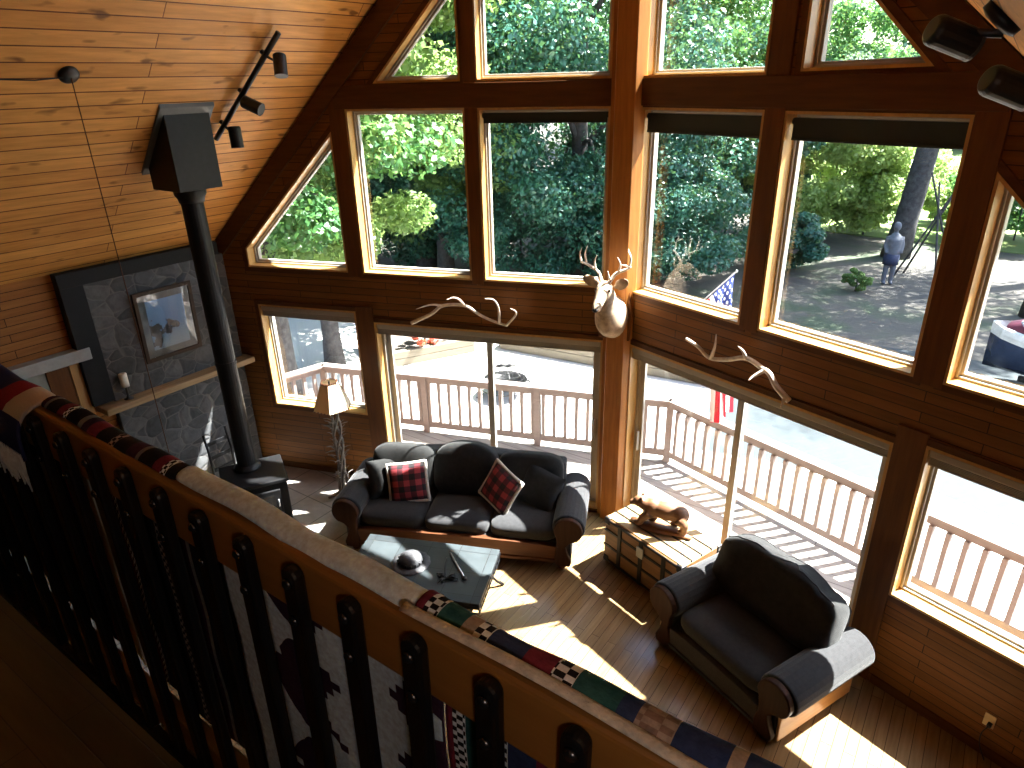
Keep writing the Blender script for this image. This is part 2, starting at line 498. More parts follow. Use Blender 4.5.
OPEN_B['mid_a'] = R(.13, 1.44, 2.79, 4.545)
OPEN_B['mid_b'] = R(1.62, 2.92, 2.79, 4.54)
OPEN_B['mid_c'] = [(3.12, 2.80), (4.5, 2.80), (4.5, 2.95), (3.12, 4.22)]
OPEN_B['low'] = R(3.12, 4.48, .94, 2.31)
OPEN_B['door'] = R(.15, 2.895, .06, 2.235)

def wall_from_polys(name, outer, holes, wall, n0, n1, mat):
    cu = bpy.data.curves.new(name, 'CURVE'); cu.dimensions = '2D'; cu.fill_mode = 'BOTH'
    for poly in [outer]+holes:
        spn = cu.splines.new('POLY'); spn.points.add(len(poly)-1)
        for i, p in enumerate(poly): spn.points[i].co = (SG[wall]*p[0], p[1], 0, 1)
        spn.use_cyclic_u = True
    cu.extrude = (n1-n0)/2
    tmp = bpy.data.objects.new(name, cu)
    COL.objects.link(tmp)
    dg = bpy.context.evaluated_depsgraph_get()
    me = bpy.data.meshes.new_from_object(tmp.evaluated_get(dg))
    COL.objects.unlink(tmp); bpy.data.objects.remove(tmp)
    mid = (n0+n1)/2
    for v in me.vertices:
        x, y, z = v.co
        v.co = (x, mid+z, y)
    bm = bmesh.new(); bm.from_mesh(me)
    bmesh.ops.remove_doubles(bm, verts=bm.verts, dist=1e-5)
    bmesh.ops.recalc_face_normals(bm, faces=bm.faces); bm.to_mesh(me); bm.free()
    me.materials.clear(); me.materials.append(mat)
    me.name = name
    o = bpy.data.objects.new(name, me); link(o)
    o.location = K; o.rotation_euler = (0, 0, ROT[wall]); o['kind'] = 'structure'
    return o

def topz(wall, s):
    p = W(wall, s, 0, 0); return roofZ(p.x, p.y)
TH = .20
outA = [(0, -.05), (4.94, -.05), (4.94, topz('A', 4.94)+.06), (.30, topz('A', .30)+.06), (0, topz('A', 0)+.06)]
outB = [(0, -.05), (4.94, -.05), (4.94, topz('B', 4.94)+.06), (0, topz('B', 0)+.06)]
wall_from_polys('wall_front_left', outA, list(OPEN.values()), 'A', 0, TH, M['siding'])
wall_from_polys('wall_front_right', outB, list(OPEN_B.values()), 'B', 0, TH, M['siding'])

win_n = [0]
def window(wall, poly, shade=None):
    win_n[0] += 1
    sg = SG[wall]
    poly = [(sg*p[0], p[1]) for p in poly]
    w = struct('window_%d' % win_n[0], K, ROT[wall])
    MB().ring(offset_poly(poly, -.055), offset_poly(poly, .001), -.016, .001).build('casing', M['casing'], w, bevel=.004)
    MB().ring(offset_poly(poly, -.001), offset_poly(poly, .02), -.019, .125).build('jamb', M['jamb'], w)
    MB().ring(offset_poly(poly, .0), offset_poly(poly, .062), .125, .185).build('sash_frame', M['vinyl'], w, bevel=.006)
    MB().ring(offset_poly(poly, .02), offset_poly(poly, .04), .105, .126).build('glazing_stop', M['vinyl'], w, bevel=.004)
    ip = offset_poly(poly, .055)
    MB().prism(ip, .150, .156, 'y').build('pane', M['glass'], w)
    return w
for k in ('low', 'mid_a', 'mid_b', 'mid_c', 'top_a', 'top_b'):
    window('A', OPEN[k])
for k in ('low', 'mid_a', 'mid_b', 'mid_c', 'top_a', 'top_b'):
    window('B', OPEN_B[k])

def slider(wall, poly, idx, meet):
    sg = SG[wall]
    p = [(sg*a, b) for a, b in poly]
    d = struct('door_%d' % idx, K, ROT[wall])
    MB().ring(offset_poly(p, -.055), offset_poly(p, .001), -.016, .001).build('casing', M['casing'], d, bevel=.004)
    MB().ring(offset_poly(p, -.001), offset_poly(p, .022), -.019, .10).build('jamb', M['jamb'], d)
    MB().ring(offset_poly(p, .0), offset_poly(p, .055), .10, .19).build('frame', M['vinyl'], d, bevel=.006)
    s0, s1 = poly[0][0]+.05, poly[1][0]-.05; z0, z1 = poly[0][1]+.05, poly[2][1]-.05
    for i, (a, b, n) in enumerate(((s0, meet+.035, .125), (meet-.035, s1, .16))):
        q = [(sg*a, z0), (sg*b, z0), (sg*b, z1), (sg*a, z1)]
        f = MB().ring(q, offset_poly(q, .07), n-.014, n+.016).build('door_panel', M['vinyl'], d, bevel=.004)
        MB().prism(offset_poly(q, .065), n-.003, n+.003, 'y').build('pane', M['glass'], f)
        if i == 0:
            MB().box((sg*(a+.035), n-.035, 1.08), (.025, .04, .24)).build('handle', M['vinyl'], f, bevel=.008)
    return d
slider('A', OPEN['door'], 1, 1.53)
slider('B', OPEN_B['door'], 2, 1.47)

# trim boards and beams on the glass walls
tn = [0]
def trim(wall, s0, s1, z0, z1, n=-.022, mat='casing_z', z1b=None):
    tn[0] += 1
    sg = SG[wall]
    z1b = z1 if z1b is None else z1b
    o = MB().prism([(sg*s0, z0), (sg*s1, z0), (sg*s1, z1b), (sg*s0, z1)], n, .0005, 'y').build('trim_%d' % tn[0], M[mat], None, K, ROT[wall], bevel=.004)
    o['kind'] = 'structure'
    return o
for wl, op in (('A', OPEN), ('B', OPEN_B)):
    e0 = op['mid_a'][0][0]-.0
    trim(wl, 0.0, op['door'][0][0]-.0, 0.0, 2.27, -.03, 'post_fir')
    trim(wl, 0.0, e0, 2.27, topz(wl, 0), -.03, 'post_fir', topz(wl, e0))
    a1, b0 = op['mid_a'][1][0]+.003, op['mid_b'][0][0]-.003
    trim(wl, a1, b0, 2.76, topz(wl, a1)-.01, -.026, 'casing_z', topz(wl, b0)-.01)
    b1, c0 = op['mid_b'][1][0]+.003, op['mid_c'][0][0]-.003
    trim(wl, b1, c0, 2.76, topz(wl, b1)-.01, -.026, 'casing_z', topz(wl, c0)-.01)
    trim(wl, e0, 3.10, 4.56, 4.785, -.034, 'casing')
    # wide raking board under the roof line
    tn[0] += 1
    sg = SG[wl]
    pts = [(.25, topz(wl, .25)), (4.92, topz(wl, 4.92)), (4.92, topz(wl, 4.92)-.24), (.25, topz(wl, .25)-.24)]
    o = MB().prism([(sg*a, b) for a, b in pts], -.04, .0005, 'y').build('trim_%d' % tn[0], M['casing'], None, K, ROT[wl])
    o['kind'] = 'structure'
    # vertical trim between sliding door and low window
    trim(wl, op['door'][1][0]+.003, op['low'][0][0]-.003, 0.0, 2.40, -.02, 'casing_z')
# fir post filling the inside corner
o = MB().prism([(-.10, -.11), (.10, -.11), (.16, .0), (-.16, .0)], 0, 7.2).build('trim_post', M['post_fir'], None, K+Vector((0, -.035, 0)), 0, bevel=.006)
o['kind'] = 'structure'

# shades
def cassette(wall, poly, label):
    sg = SG[wall]; s0, s1, z1 = poly[0][0], poly[1][0], poly[2][1]
    c = W(wall, (s0+s1)/2, 0, z1)
    t = thing('cellular_shade', label, 'window shade', c, ROT[wall], 'raised grey window shades')
    L = s1-s0-.05
    MB().box((0, .035, -.052), (L, .085, .06)).build('head_rail', M['shade_box'], t, bevel=.008)
    m = MB()
    for k in range(5): m.box((0, .038, -.087-.011*k), (L-.01, .06, .008))
    m.build('pleats', M['shade_box'], t)
    MB().box((0, .038, -.147), (L-.006, .065, .016)).build('bottom_rail', M['shade_box'], t, bevel=.003)
cassette('A', OPEN['door'], 'grey pleated shade raised over the sliding door behind the sofa')
cassette('B', OPEN_B['door'], 'grey pleated shade raised over the sliding door behind the armchair')
cassette('A', OPEN['low'], 'grey pleated shade raised over the low window behind the floor lamp')
cassette('B', OPEN_B['low'], 'grey pleated shade raised over the low window above the wall outlet')
def roller(wall, poly, drop, label):
    sg = SG[wall]; s0, s1, z1 = poly[0][0], poly[1][0], poly[2][1]
    t = thing('roller_shade', label, 'window shade', W(wall, (s0+s1)/2, 0, z1), ROT[wall], 'dark roller shades in the tall windows')
    L = s1-s0-.05
    MB().tube([(-L/2, .075, -.075), (L/2, .075, -.075)], .026, 14).build('roller_tube', M['shade_dark'], t, smooth=True)
    MB().box((0, .048, -.05-drop/2), (L-.03, .004, drop)).build('shade_cloth', M['shade_dark'], t)
    MB().box((0, .048, -.05-drop), (L-.03, .014, .022)).build('hem_bar', M['shade_dark'], t, bevel=.003)
roller('A', OPEN['mid_a'], .085, 'dark roller shade, short, in the tall window left of the mounted deer head')
roller('B', OPEN_B['mid_a'], .155, 'dark roller shade hanging in the tall window just right of the deer head')
roller('B', OPEN_B['mid_b'], .15, 'dark roller shade across the wide window facing the leaning tree trunk')

# floor, tile, knee walls, loft, roof
Yb = -2.6
XL, XR = -7.70, 1.66
def prowY(x, off=0):
    return K.y+off/cP-abs(x-K.x)*math.tan(PR)
o = MB().prism([(XL-.1, Yb), (XR+.1, Yb), (XR+.1, prowY(XR+.1, .1)), (K.x, prowY(K.x, .1)), (XL-.1, prowY(XL-.1, .1))], -.12, 0.0).build('floor', M['floor'])
o['kind'] = 'structure'
o = MB().prism([(XL, 1.0), (-5.15, 1.0), (-5.15, prowY(-5.15, -.002)), (XL, prowY(XL, -.002))], 0.0005, .012).build('floor_hearth_tile', M['tile'])
o['kind'] = 'structure'
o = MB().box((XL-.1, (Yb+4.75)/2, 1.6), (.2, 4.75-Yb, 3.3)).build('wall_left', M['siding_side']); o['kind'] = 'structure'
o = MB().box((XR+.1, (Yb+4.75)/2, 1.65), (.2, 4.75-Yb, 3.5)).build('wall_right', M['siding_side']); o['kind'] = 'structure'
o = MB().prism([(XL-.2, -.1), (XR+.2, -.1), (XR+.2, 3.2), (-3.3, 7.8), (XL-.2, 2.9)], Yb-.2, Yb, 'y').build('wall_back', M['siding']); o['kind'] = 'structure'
o = MB().prism([(XL, Yb), (XR, Yb), (XR, .70), (XL, .70)], 2.66, 2.87).build('floor_loft', M['loft_floor']); o['kind'] = 'structure'
for nm, sgn, z in (('baseboard_left', 'A', .1), ('baseboard_right', 'B', .1)):
    s = SG[sgn]
    o = MB().span((s*3.14, -.016, .0), (s*4.92, .0005, .09)).build(nm, M['casing'], None, K, ROT[sgn], bevel=.004); o['kind'] = 'structure'
def roof(name, pts, zf):
    v = [(x, y, zf(x, y)) for x, y in pts]; n = len(v)
    vs = v+[(x, y, z+.28) for x, y, z in v]
    fs = [tuple(range(n)), tuple(range(2*n-1, n-1, -1))]+[(i, i+n, (i+1) % n+n, (i+1) % n) for i in range(n)]
    o = MB().add(vs, fs).build(name, M['ceiling']); o['kind'] = 'structure'
RX = -3.30
OV = .75
roof('ceiling_left', [(RX, Yb-.2), (RX, prowY(RX, OV)), (XL-.6, prowY(XL-.6, OV*.7)), (XL-.6, Yb-.2)], lambda x, y: roofL(x)-.0)
roof('ceiling_right', [(RX, Yb-.2), (XR+.6, Yb-.2), (XR+.6, prowY(XR+.6, OV*.7)), (K.x, prowY(K.x, OV)), (RX, prowY(RX, OV))], lambda x, y: roofR(x, y))

# ------------------------------------------------------------------ loft railing with blankets
rl = thing('loft_railing', 'loft railing of black iron balusters bolted to a pine top board', 'railing', (0, .60, 2.87))
rl.rotation_euler = (0, .02, 0)
RX0, RX1 = -3.45, .95
MB().span((RX0, 0, .955), (RX1, .045, 1.108)).build('top_rail', M['rail_pine'], rl, bevel=.012, seg=3)
MB().span((RX0, .0, .03), (RX1, .045, .15)).build('bottom_rail', M['rail_pine'], rl, bevel=.008)
MB().span((RX0, -.035, .0), (RX1, -.005, .035)).build('floor_bar', M['iron'], rl, bevel=.004)
def baluster_mb():
    w, t = .044, .026
    m = MB()
    prof = [(-w/2, 0), (w/2, 0), (w/2, 1.097-w/2)]+[(w/2*math.cos(a), 1.097-w/2+w/2*math.sin(a)) for a in [PI*k/10 for k in range(1, 10)]]+[(-w/2, 1.097-w/2)]
    m.prism(prof, -t-.001, -.001, 'y')
    return m
bx0 = -.346
bal0 = None
k = -4
xs = [bx0-.1525*k for k in range(-7, 19)]
for x in xs:
    if x > RX1-.03 or x < RX0+.03: continue
    if bal0 is None:
        bal0 = baluster_mb().build('baluster', M['iron'], rl, (x, 0, 0.0), bevel=.007)
        for zz in (1.065, .975):
            MB().lathe([(.0125, 0), (.0115, .005), (.006, .009)], seg=10).build('bolt', M['bolt'], bal0, (0, -.027, zz), smooth=True).rotation_euler = (PI/2, 0, 0)
        bl = list(bal0.children)
    else:
        b = bal0.copy(); COL.objects.link(b); b.parent = rl; b.location = (x, 0, 0)
        for c in bl:
            d = c.copy(); COL.objects.link(d); d.parent = b

def blanket(name, label, x0, x1, zbot, mat, seed, loc_y=.60, thick=.008, near=None, top=3.984, bulge=0.0, edge=None):
    """cloth folded over the rail: strip from the near top edge over the roll and down the far side"""
    rnd = random.Random(seed)
    nx = max(8, int((x1-x0)/.02))
    prof = []
    if near: prof += [(-.054, near), (-.055, near+.05), (-.052, top-.05)]
    prof += [(.018 if not near else -.03, top-.004), (.026, top+.008), (.05, top+.012), (.066, top+.004), (.076, top-.016), (.080, top-.05), (.080, top-.10)]
    zz = top-.10; kk = 0
    while zz-.09 > zbot:
        zz -= .09; kk += 1; prof.append((.080+.004*math.sin(kk*1.7), zz))
    prof.append((.080, zbot))
    vs = []; fs = []
    ph = [rnd.uniform(0, 6) for _ in range(4)]
    n = len(prof)
    for i in range(nx+1):
        x = x0+(x1-x0)*i/nx
        for j, (y, z) in enumerate(prof):
            fl = max(0.0, (top-z))
            wv = .007*math.sin(x*9+ph[0])+.004*math.sin(x*23+ph[1])
            dz = .006*math.sin(x*7+ph[2])+.004*math.sin(x*19+ph[3])
            vs.append((x, y+(wv*min(1, fl*3)+abs(wv)*.3 if y > .05 else 0)+bulge*(y > .05), z+dz*(1 if fl < .3 else 0)+(0.02*math.sin(x*4+ph[2]) if j == n-1 else 0)))
    for i in range(nx):
        for j in range(n-1):
            fs.append((i*n+j, i*n+j+1, (i+1)*n+j+1, (i+1)*n+j))
    o = MB().add(vs, fs).build(name, mat, None, (0, loc_y, 0), smooth=True)
    o.rotation_euler = (0, .02, 0)
    m = o.modifiers.new('sub', 'SUBSURF'); m.levels = 1; m.render_levels = 1
    m = o.modifiers.new('solid', 'SOLIDIFY'); m.thickness = thick; m.offset = 0.0
    tag(o, label, 'blanket', 'blankets draped over the loft rail')
    return o
blanket('serape_blanket', 'blue, red and teal striped blanket over the rail in front of coffee table', -.735, .93, 2.98, M['blanket_serape'], 3)
blanket('saddle_blanket', 'white blanket with purple stepped zigzags folded over the loft rail', -1.44, -.742, 2.96, M['blanket_white'], 5)
blanket('dark_striped_blanket', 'black, maroon and grey striped blanket over the rail by the stove', -2.09, -1.447, 2.96, M['blanket_dark'], 7)
bb = blanket('navy_blanket', 'navy blanket with pale fringe at the far end of the loft rail', -3.35, -2.10, 2.98, M['blanket_blue'], 9, near=3.84)
m = MB(); rnd = random.Random(4)
for i in range(180):
    x = -3.34+1.235*i/180+rnd.uniform(-.003, .003)
    L = rnd.uniform(.05, .11)
    m.tube([(x, -.055+.0, 3.86+(-.0)), (x+rnd.uniform(-.006, .006), -.061, 3.845-L*.5), (x+rnd.uniform(-.012, .012), -.059, 3.845-L)], [.004, .0035, .002], 5)
m.build('fringe', M['fringe_wool'], bb, label='pale wool fringe')
db = bb
MB().span((-2.102, .076, 3.10), (-2.077, .0785, 3.86)).build('pale_border', plain('pale_wool', (.34, .35, .37), .95, 0, .15, 60), db, label='pale grey woven border')
# ivory hem roll between the board and the serape
sb = bpy.data.objects['serape_blanket']
pts = [(x, .013+.003*math.sin(x*11), 3.989+.004*math.sin(x*8)) for x in np.linspace(-.75, .92, 60)]
MB().tube(pts, .011, 8, flat=.6).build('fleece_hem', M['white_fleece'], sb, smooth=True, label='ivory fleece hem')

# ------------------------------------------------------------------ upholstered furniture
def arm_profile(side):
    # outline in (x,z); side=+1 right arm, x grows outward
    cx, cz, r = .125, .505, .165
    pts = [(0, .10), (.16, .10), (.155, .30), (.175, .36)]
    for a in range(-40, 200, 16):
        pts.append((cx+r*1.05*math.cos(rad(a)), cz+r*math.sin(rad(a))))
    pts += [(0, .40)]
    return pts
def cushion_mb(w, d, h, c, e=.35, crown=.02, rot=None, seg=44, ring=22):
    m = MB().ell((0, 0, 0), (w/2, d/2, h/2), seg, ring, None, .55, e)
    R_ = Euler(rot).to_matrix() if rot else Matrix.Identity(3)
    out = []
    for p in m.v:
        x, y, z = p
        z += (crown*(1-(2*x/w)**2)*(1-(2*y/d)**2) if z > 0 else 0)
        out.append(tuple(R_ @ Vector((x, y, z))+Vector(c)))
    m.v = out
    return m
def back_cushion_mb(w, h, t, c, hump=0.0, tilt=rad(-14), seed=0, lean=0.0, scal=0.0):
    """upright cushion: w along x, h along z, t along y; hump raises the top by cos profile"""
    m = MB().ell((0, 0, 0), (w/2, t/2, h/2), 60, 30, None, .5 if not lean else .42, .45 if not lean else .38)
    R_ = Euler((tilt, 0, 0)).to_matrix()
    out = []
    rnd = random.Random(seed); ph = [rnd.uniform(0, 6) for _ in range(4)]
    for p in m.v:
        x, y, z = p
        k = max(0, z/(h/2))
        z += hump(x)*k if callable(hump) else hump*k*(1-(2*x/w)**2)
        z += scal*k*abs(math.sin(x*7.5+ph[0]))
        y += (.010 if not lean else .022)*math.sin(x*13+ph[1])*math.cos(z*11+ph[2])*(1 if y < 0 else .4)
        out.append(tuple(R_ @ Vector((x, y, z))+Vector(c)))
    m.v = out
    return m

def seat_set(root, half, nseat, back_h, depth=.98, crest=0.0, chair=False):
    hd = depth/2
    F, Wd = M['fabric'], M['sofa_wood']
    MB().span((-half, -hd+.08, .12), (half, hd-.06, .33)).build('base', F, root, bevel=.02)
    # carved front rail
    m = MB()
    m.prism([(-half, .09), (half, .09), (half, .30), (half*.6, .32), (0, .33), (-half*.6, .32), (-half, .30)], -hd+.02, -hd+.085, 'y')
    m.tube([(-half, -hd+.02, .13), (half, -hd+.02, .13)], .016, 8)
    m.build('front_rail', Wd if not chair else F, root, bevel=.008)
    for s in (-1, 1):
        prof = [(s*(half+a), b) for a, b in arm_profile(s)]
        MB().prism(prof, -hd+.06, hd-.05, 'y').build('arm', F, root, smooth=False, bevel=.022, seg=3)
        # carved post on the arm front: scroll outline
        cx, cz, r = .125, .505, .150
        sc = [(-.01, .06), (.15, .06), (.165, .12), (.12, .22), (.10, .30), (.15, .36)]
        for a in range(-50, 205, 17):
            sc.append((cx+r*math.cos(rad(a)), cz+r*math.sin(rad(a))))
        sc += [(0.0, .42), (.015, .30), (-.015, .18)]
        MB().prism([(s*(half+a), b) for a, b in sc], -hd+.005, -hd+.065, 'y').build('arm_front', M['arm_wood'], root, bevel=.012, seg=3, label='carved dark wood arm front')
        MB().lathe([(.028, 0), (.045, .02), (.05, .05), (.035, .08), (.03, .10)], (s*(half+.06), -hd+.07, 0), 14).build('foot', Wd, root, smooth=True)
        MB().lathe([(.028, 0), (.04, .03), (.03, .12)], (s*(half-.02), hd-.12, 0), 14).build('foot', Wd, root, smooth=True)
        if chair:
            MB().span((s*(half+.01), -hd+.075, .05), (s*(half+.178), hd-.08, .37)).build('side_panel', M['tan_panel'], root, bevel=.008, label='tan wood side panel')
    # back body with crest
    pts = []
    n = 24
    for i in range(n+1):
        x = -half-.02+(2*half+.04)*i/n
        u = x/half
        pts.append((x, back_h-.10+crest*(math.cos(u*PI)*.5+.5)))
    poly = [(-half-.02, .12)]+[(half+.02, .12)]+list(reversed(pts))
    MB().prism(poly, hd-.20, hd, 'y').build('back', F, root, bevel=.04, seg=3)
    w = 2*half/nseat
    for i in range(nseat):
        cx = -half+w*(i+.5)
        cushion_mb(w-.006, depth-.27, .20, (cx, -.075, .385), .28).build('seat_cushion', F, root, smooth=True)
    return w

sofa = thing('sofa', 'charcoal camelback sofa with dark carved wood front facing coffee table', 'sofa', (-4.255, 4.955, 0.012), rad(25))
w = seat_set(sofa, 1.10, 3, .95, 1.0, .07)
for i, cx in enumerate((-.735, 0, .735)):
    hump = [lambda x: .0, lambda x: .075*(1-(2*x/.74)**2), lambda x: .0][i]
    back_cushion_mb(.75, .56, .25, (cx, .20, .72), hump, seed=i).build('back_cushion', M['fabric2'], sofa, smooth=True)

chair = thing('armchair', 'oversized charcoal armchair with a scalloped loose back cushion', 'armchair', (-.95, 4.835, 0), rad(-24))
seat_set(chair, .49, 1, .90, 1.06, .05, True)
def hump_c(x): return .01+.04*math.cos(x*2.9)+.045*abs(math.sin(x*6.2+.6))**.7
bcm = back_cushion_mb(1.20, .50, .30, (0, .20, .74), hump_c, rad(-18), 11, lean=.3)
bc = bcm.build('back_cushion', M['fabric2'], chair, smooth=True)
# piping along the cushion crest, sampled from the cushion surface
for y_want in (-.09, .075):
    best = {}
    Ri = Euler((rad(18), 0, 0)).to_matrix()
    for p in bcm.v:
        q = Ri @ (Vector(p)-Vector((0, .20, .74)))
        kx = round(q.x/.05)
        if q.z > .05 and abs(q.x) < .54:
            sc_ = abs(q.y-y_want)-q.z*.05
            if kx not in best or sc_ < best[kx][0]: best[kx] = (sc_, Vector(p))
    pts = [best[k][1] for k in sorted(best)]
    MB().tube(spline(pts, 3), .007, 6).build('piping', M['piping'], bc, smooth=True)

def throw_pillow(label, loc, rot, plaid=True, size=.44):
    t = thing('plaid_pillow' if plaid else 'throw_cushion', label, 'pillow', loc, 0, 'plaid pillows on the sofa' if plaid else 'plain dark cushions on the sofa', rot)
    def half(sign, th, s):
        m = MB(); n = 22
        vs = []; fs = []
        for i in range(n+1):
            for j in range(n+1):
                a, b = -1+2*i/n, -1+2*j/n
                pin = 1-.10*(a*a*b*b) 
                x, z = a*s/2*(1-.06*(1-b*b)*0)*1, b*s/2
                edge = (1-abs(a)**2.6)*(1-abs(b)**2.6)
                pinch = 1-.07*(1-a*a)*abs(b)-.0
                vs.append((x*(1-.05*(1-b*b)), sign*th*edge**.55, z*(1-.05*(1-a*a))))
        for i in range(n):
            for j in range(n):
                fs.append((i*(n+1)+j, i*(n+1)+j+1, (i+1)*(n+1)+j+1, (i+1)*(n+1)+j))
        return m.add(vs, fs)
    if plaid:
        half(-1, .085, size).build('plaid_face', M['plaid'], t, smooth=True)
        half(1, .085, size*1.0).build('fleece_back', M['white_fleece'], t, smooth=True, label='cream fleece backing')
        pts = []
        for a, b in [(-1, -1), (1, -1), (1, 1), (-1, 1)]:
            pts.append((a, b))
        loop = []
        for i in range(4):
            (a, b), (c, d) = pts[i], pts[(i+1) % 4]
            for k in range(12):
                u = k/12; x, z = a+(c-a)*u, b+(d-b)*u
                loop.append((x*size/2*(1-.05*(1-z*z)), 0, z*size/2*(1-.05*(1-x*x))))
        loop.append(loop[0])
        MB().tube(loop, .021, 8).build('fleece_trim', M['white_fleece'], t, smooth=True, label='cream fleece edge')
    else:
        m = half(-1, .085, size); m2 = half(1, .085, size)
        m.add(m2.v, m2.f)
        m.build('cover', M['fabric2'], t, smooth=True)
    return t
def sofa_pt(x, y, z): 
    return Matrix.Translation(sofa.location) @ Matrix.Rotation(rad(25), 4, 'Z') @ Vector((x, y, z))
throw_pillow('red and black plaid pillow with fleece edge near the lamp end of sofa', sofa_pt(-.62, -.06, .68), (rad(-24), rad(-6), rad(25+10)))
throw_pillow('red and black plaid pillow tilted on its corner at the deer head end of sofa', sofa_pt(.44, -.06, .70), (rad(-26), rad(15), rad(25-40)))
throw_pillow('plain charcoal cushion leaning on the sofa arm beside the floor lamp', sofa_pt(-.90, .02, .68), (rad(-26), rad(4), rad(25+38)), False, .44)
throw_pillow('plain charcoal cushion leaning on the sofa arm nearest the trunk', sofa_pt(.86, .02, .68), (rad(-24), rad(14), rad(25-22)), False, .46)

# ------------------------------------------------------------------ coffee table
ct = thing('coffee_table', 'iron coffee table with a slate tile top in front of sofa', 'table', (-3.91, 3.84, 0), rad(22.4))
MB().box((0, 0, .432), (1.41, .81, .036)).build('tabletop', M['slate'], ct, bevel=.004)
MB().ring([(-.71, -.41), (.71, -.41), (.71, .41), (-.71, .41)], [(-.68, -.38), (.68, -.38), (.68, .38), (-.68, .38)], 0, .03).build('top_frame', M['iron'], ct).matrix_local = Matrix.Translation((0, 0, .385)) @ Matrix.Rotation(PI/2, 4, 'X')
m = MB()
for s in (-1, 1):
    m.tube([(-.70, s*.395, .33), (.70, s*.395, .33)], .007, 6); m.tube([(s*.70, -.395, .33), (s*.70, .395, .33)], .007, 6)
    for kx in range(18):
        x = -.70+1.4*kx/17; m.tube([(x, s*.395, .33), (x, s*.395, .39)], .006, 6)
    for ky in range(1, 10):
        y = -.395+.79*ky/10; m.tube([(s*.70, y, .33), (s*.70, y, .39)], .006, 6)
m.build('iron_lattice', M['iron'], ct)
for sx in (-1, 1):
    for sy in (-1, 1):
        pts = spline([(sx*.62, sy*.34, .385), (sx*.60, sy*.33, .22), (sx*.66, sy*.36, .09), (sx*.73, sy*.40, .012), (sx*.70, sy*.385, .05)], 6)
        MB().tube(pts, .014, 8).build('leg', M['iron'], ct, smooth=True)
def ct_pt(x, y, z): return Matrix.Translation(ct.location) @ Matrix.Rotation(rad(22.4), 4, 'Z') @ Vector((x, y, z))
# openwork dome ornament
dm = thing('openwork_ornament', 'grey openwork dome with a scalloped brim on the coffee table', 'ornament', ct_pt(-.11, .03, .45), rad(20))
m = MB()
prof = [(.125, .012), (.122, .05), (.105, .085), (.07, .105), (.03, .112)]
m.lathe(prof, (0, 0, 0), 30)
m.build('crown', plain('pewter_lace', (.055, .055, .06), .6, .2, .3, 40, .5, .5, 90), dm, smooth=True)
m = MB(); n = 48
vs = []; fs = []
for i in range(n):
    th = 2*PI*i/n
    rr = .185+.012*abs(math.sin(th*7))
    for r_, z_ in ((.118, .015), (.15, .010), (rr, .004)):
        vs.append((r_*math.cos(th), r_*math.sin(th), z_))
for i in range(n):
    j = (i+1) % n
    for q in range(2):
        fs.append((i*3+q, j*3+q, j*3+q+1, i*3+q+1))
b = m.add(vs, fs).build('brim', bpy.data.materials['pewter_lace'], dm, smooth=True)
mo = b.modifiers.new('solid', 'SOLIDIFY'); mo.thickness = .006; mo.offset = 1
m = MB()
for i in range(16):
    th = 2*PI*i/16
    m.ell((.122*math.cos(th), .122*math.sin(th), .045), (.012, .012, .018), 8, 6)
m.build('rosettes', M['iron'], dm, smooth=True)
# iron candle snuffer pieces
st = thing('fire_poker', 'pale steel rod lying on the slate coffee table', 'tool', ct_pt(.34, .05, .4505), rad(22.4))
MB().tube([(-.11, .19, .014), (.13, -.14, .014)], [.011, .013], 8).build('rod', M['chrome'], st, smooth=True)
MB().ell((.14, -.155, .018), (.03, .03, .018), 12, 8).build('grip', M['iron'], st, smooth=True)
st = thing('iron_twig_ornament', 'black twiggy iron ornament beside the steel rod on table', 'ornament', ct_pt(.30, -.14, .4505), rad(22.4))
rnd = random.Random(2); pts = [(0, 0, .012)]
for k in range(9):
    a = rnd.uniform(0, 2*PI); L = rnd.uniform(.05, .12); zz = rnd.uniform(.02, .05)
    mid = (L*.5*math.cos(a), L*.5*math.sin(a), zz); tp = (L*math.cos(a+.3), L*math.sin(a+.3), .012)
    pts += [mid, tp, (mid[0]+.004, mid[1]+.004, zz), (0.002*k, 0, .012)]
MB().tube(pts, .008, 6).build('twigs', M['iron'], st, smooth=True)
MB().tube(spline([(-.01, .03, .02), (-.05, .17, .05), (-.08, .30, .012)], 5), .007, 6).build('stem', M['iron'], st, smooth=True)

# ------------------------------------------------------------------ trunk and bear
tr = thing('steamer_trunk', 'old wooden steamer trunk with iron straps and slatted lid', 'trunk', (-2.115, 5.51, 0), rad(-19))
TW, TD, THt = 1.04, .58, .59
tw1 = wood('trunk_canvas', (.25, .125, .042), (.16, .075, .025), 'x', .5)
MB().span((-TW/2, -TD/2, .03), (TW/2, TD/2, .44)).build('body', tw1, tr, bevel=.006)
lid = MB().span((-TW/2, -TD/2, .445), (TW/2, TD/2, THt-.012)).build('lid', tw1, tr, bevel=.008)
tl = wood('trunk_slat', (.40, .27, .12), (.30, .19, .075), 'x', .5)
for y in np.linspace(-TD/2+.075, TD/2-.075, 4):
    MB().box((0, y, THt-.006), (TW-.02, .118, .014)).build('lid_slat', tl, lid, bevel=.003)
for y in (-.145, 0, .145):
    MB().box((0, y, THt+.0), (TW, .016, .010)).build('lid_strap', M['iron'], lid, bevel=.002)
for x in (-.30, .0, .30):
    MB().box((x, -TD/2-.006, .31), (.05, .012, .54)).build('strap', M['iron'], tr, bevel=.003)
for z in (.06, .245, .435, .56):
    MB().box((0, -TD/2-.004, z), (TW+.01, .010, .028)).build('band', M['iron'], tr, bevel=.002)
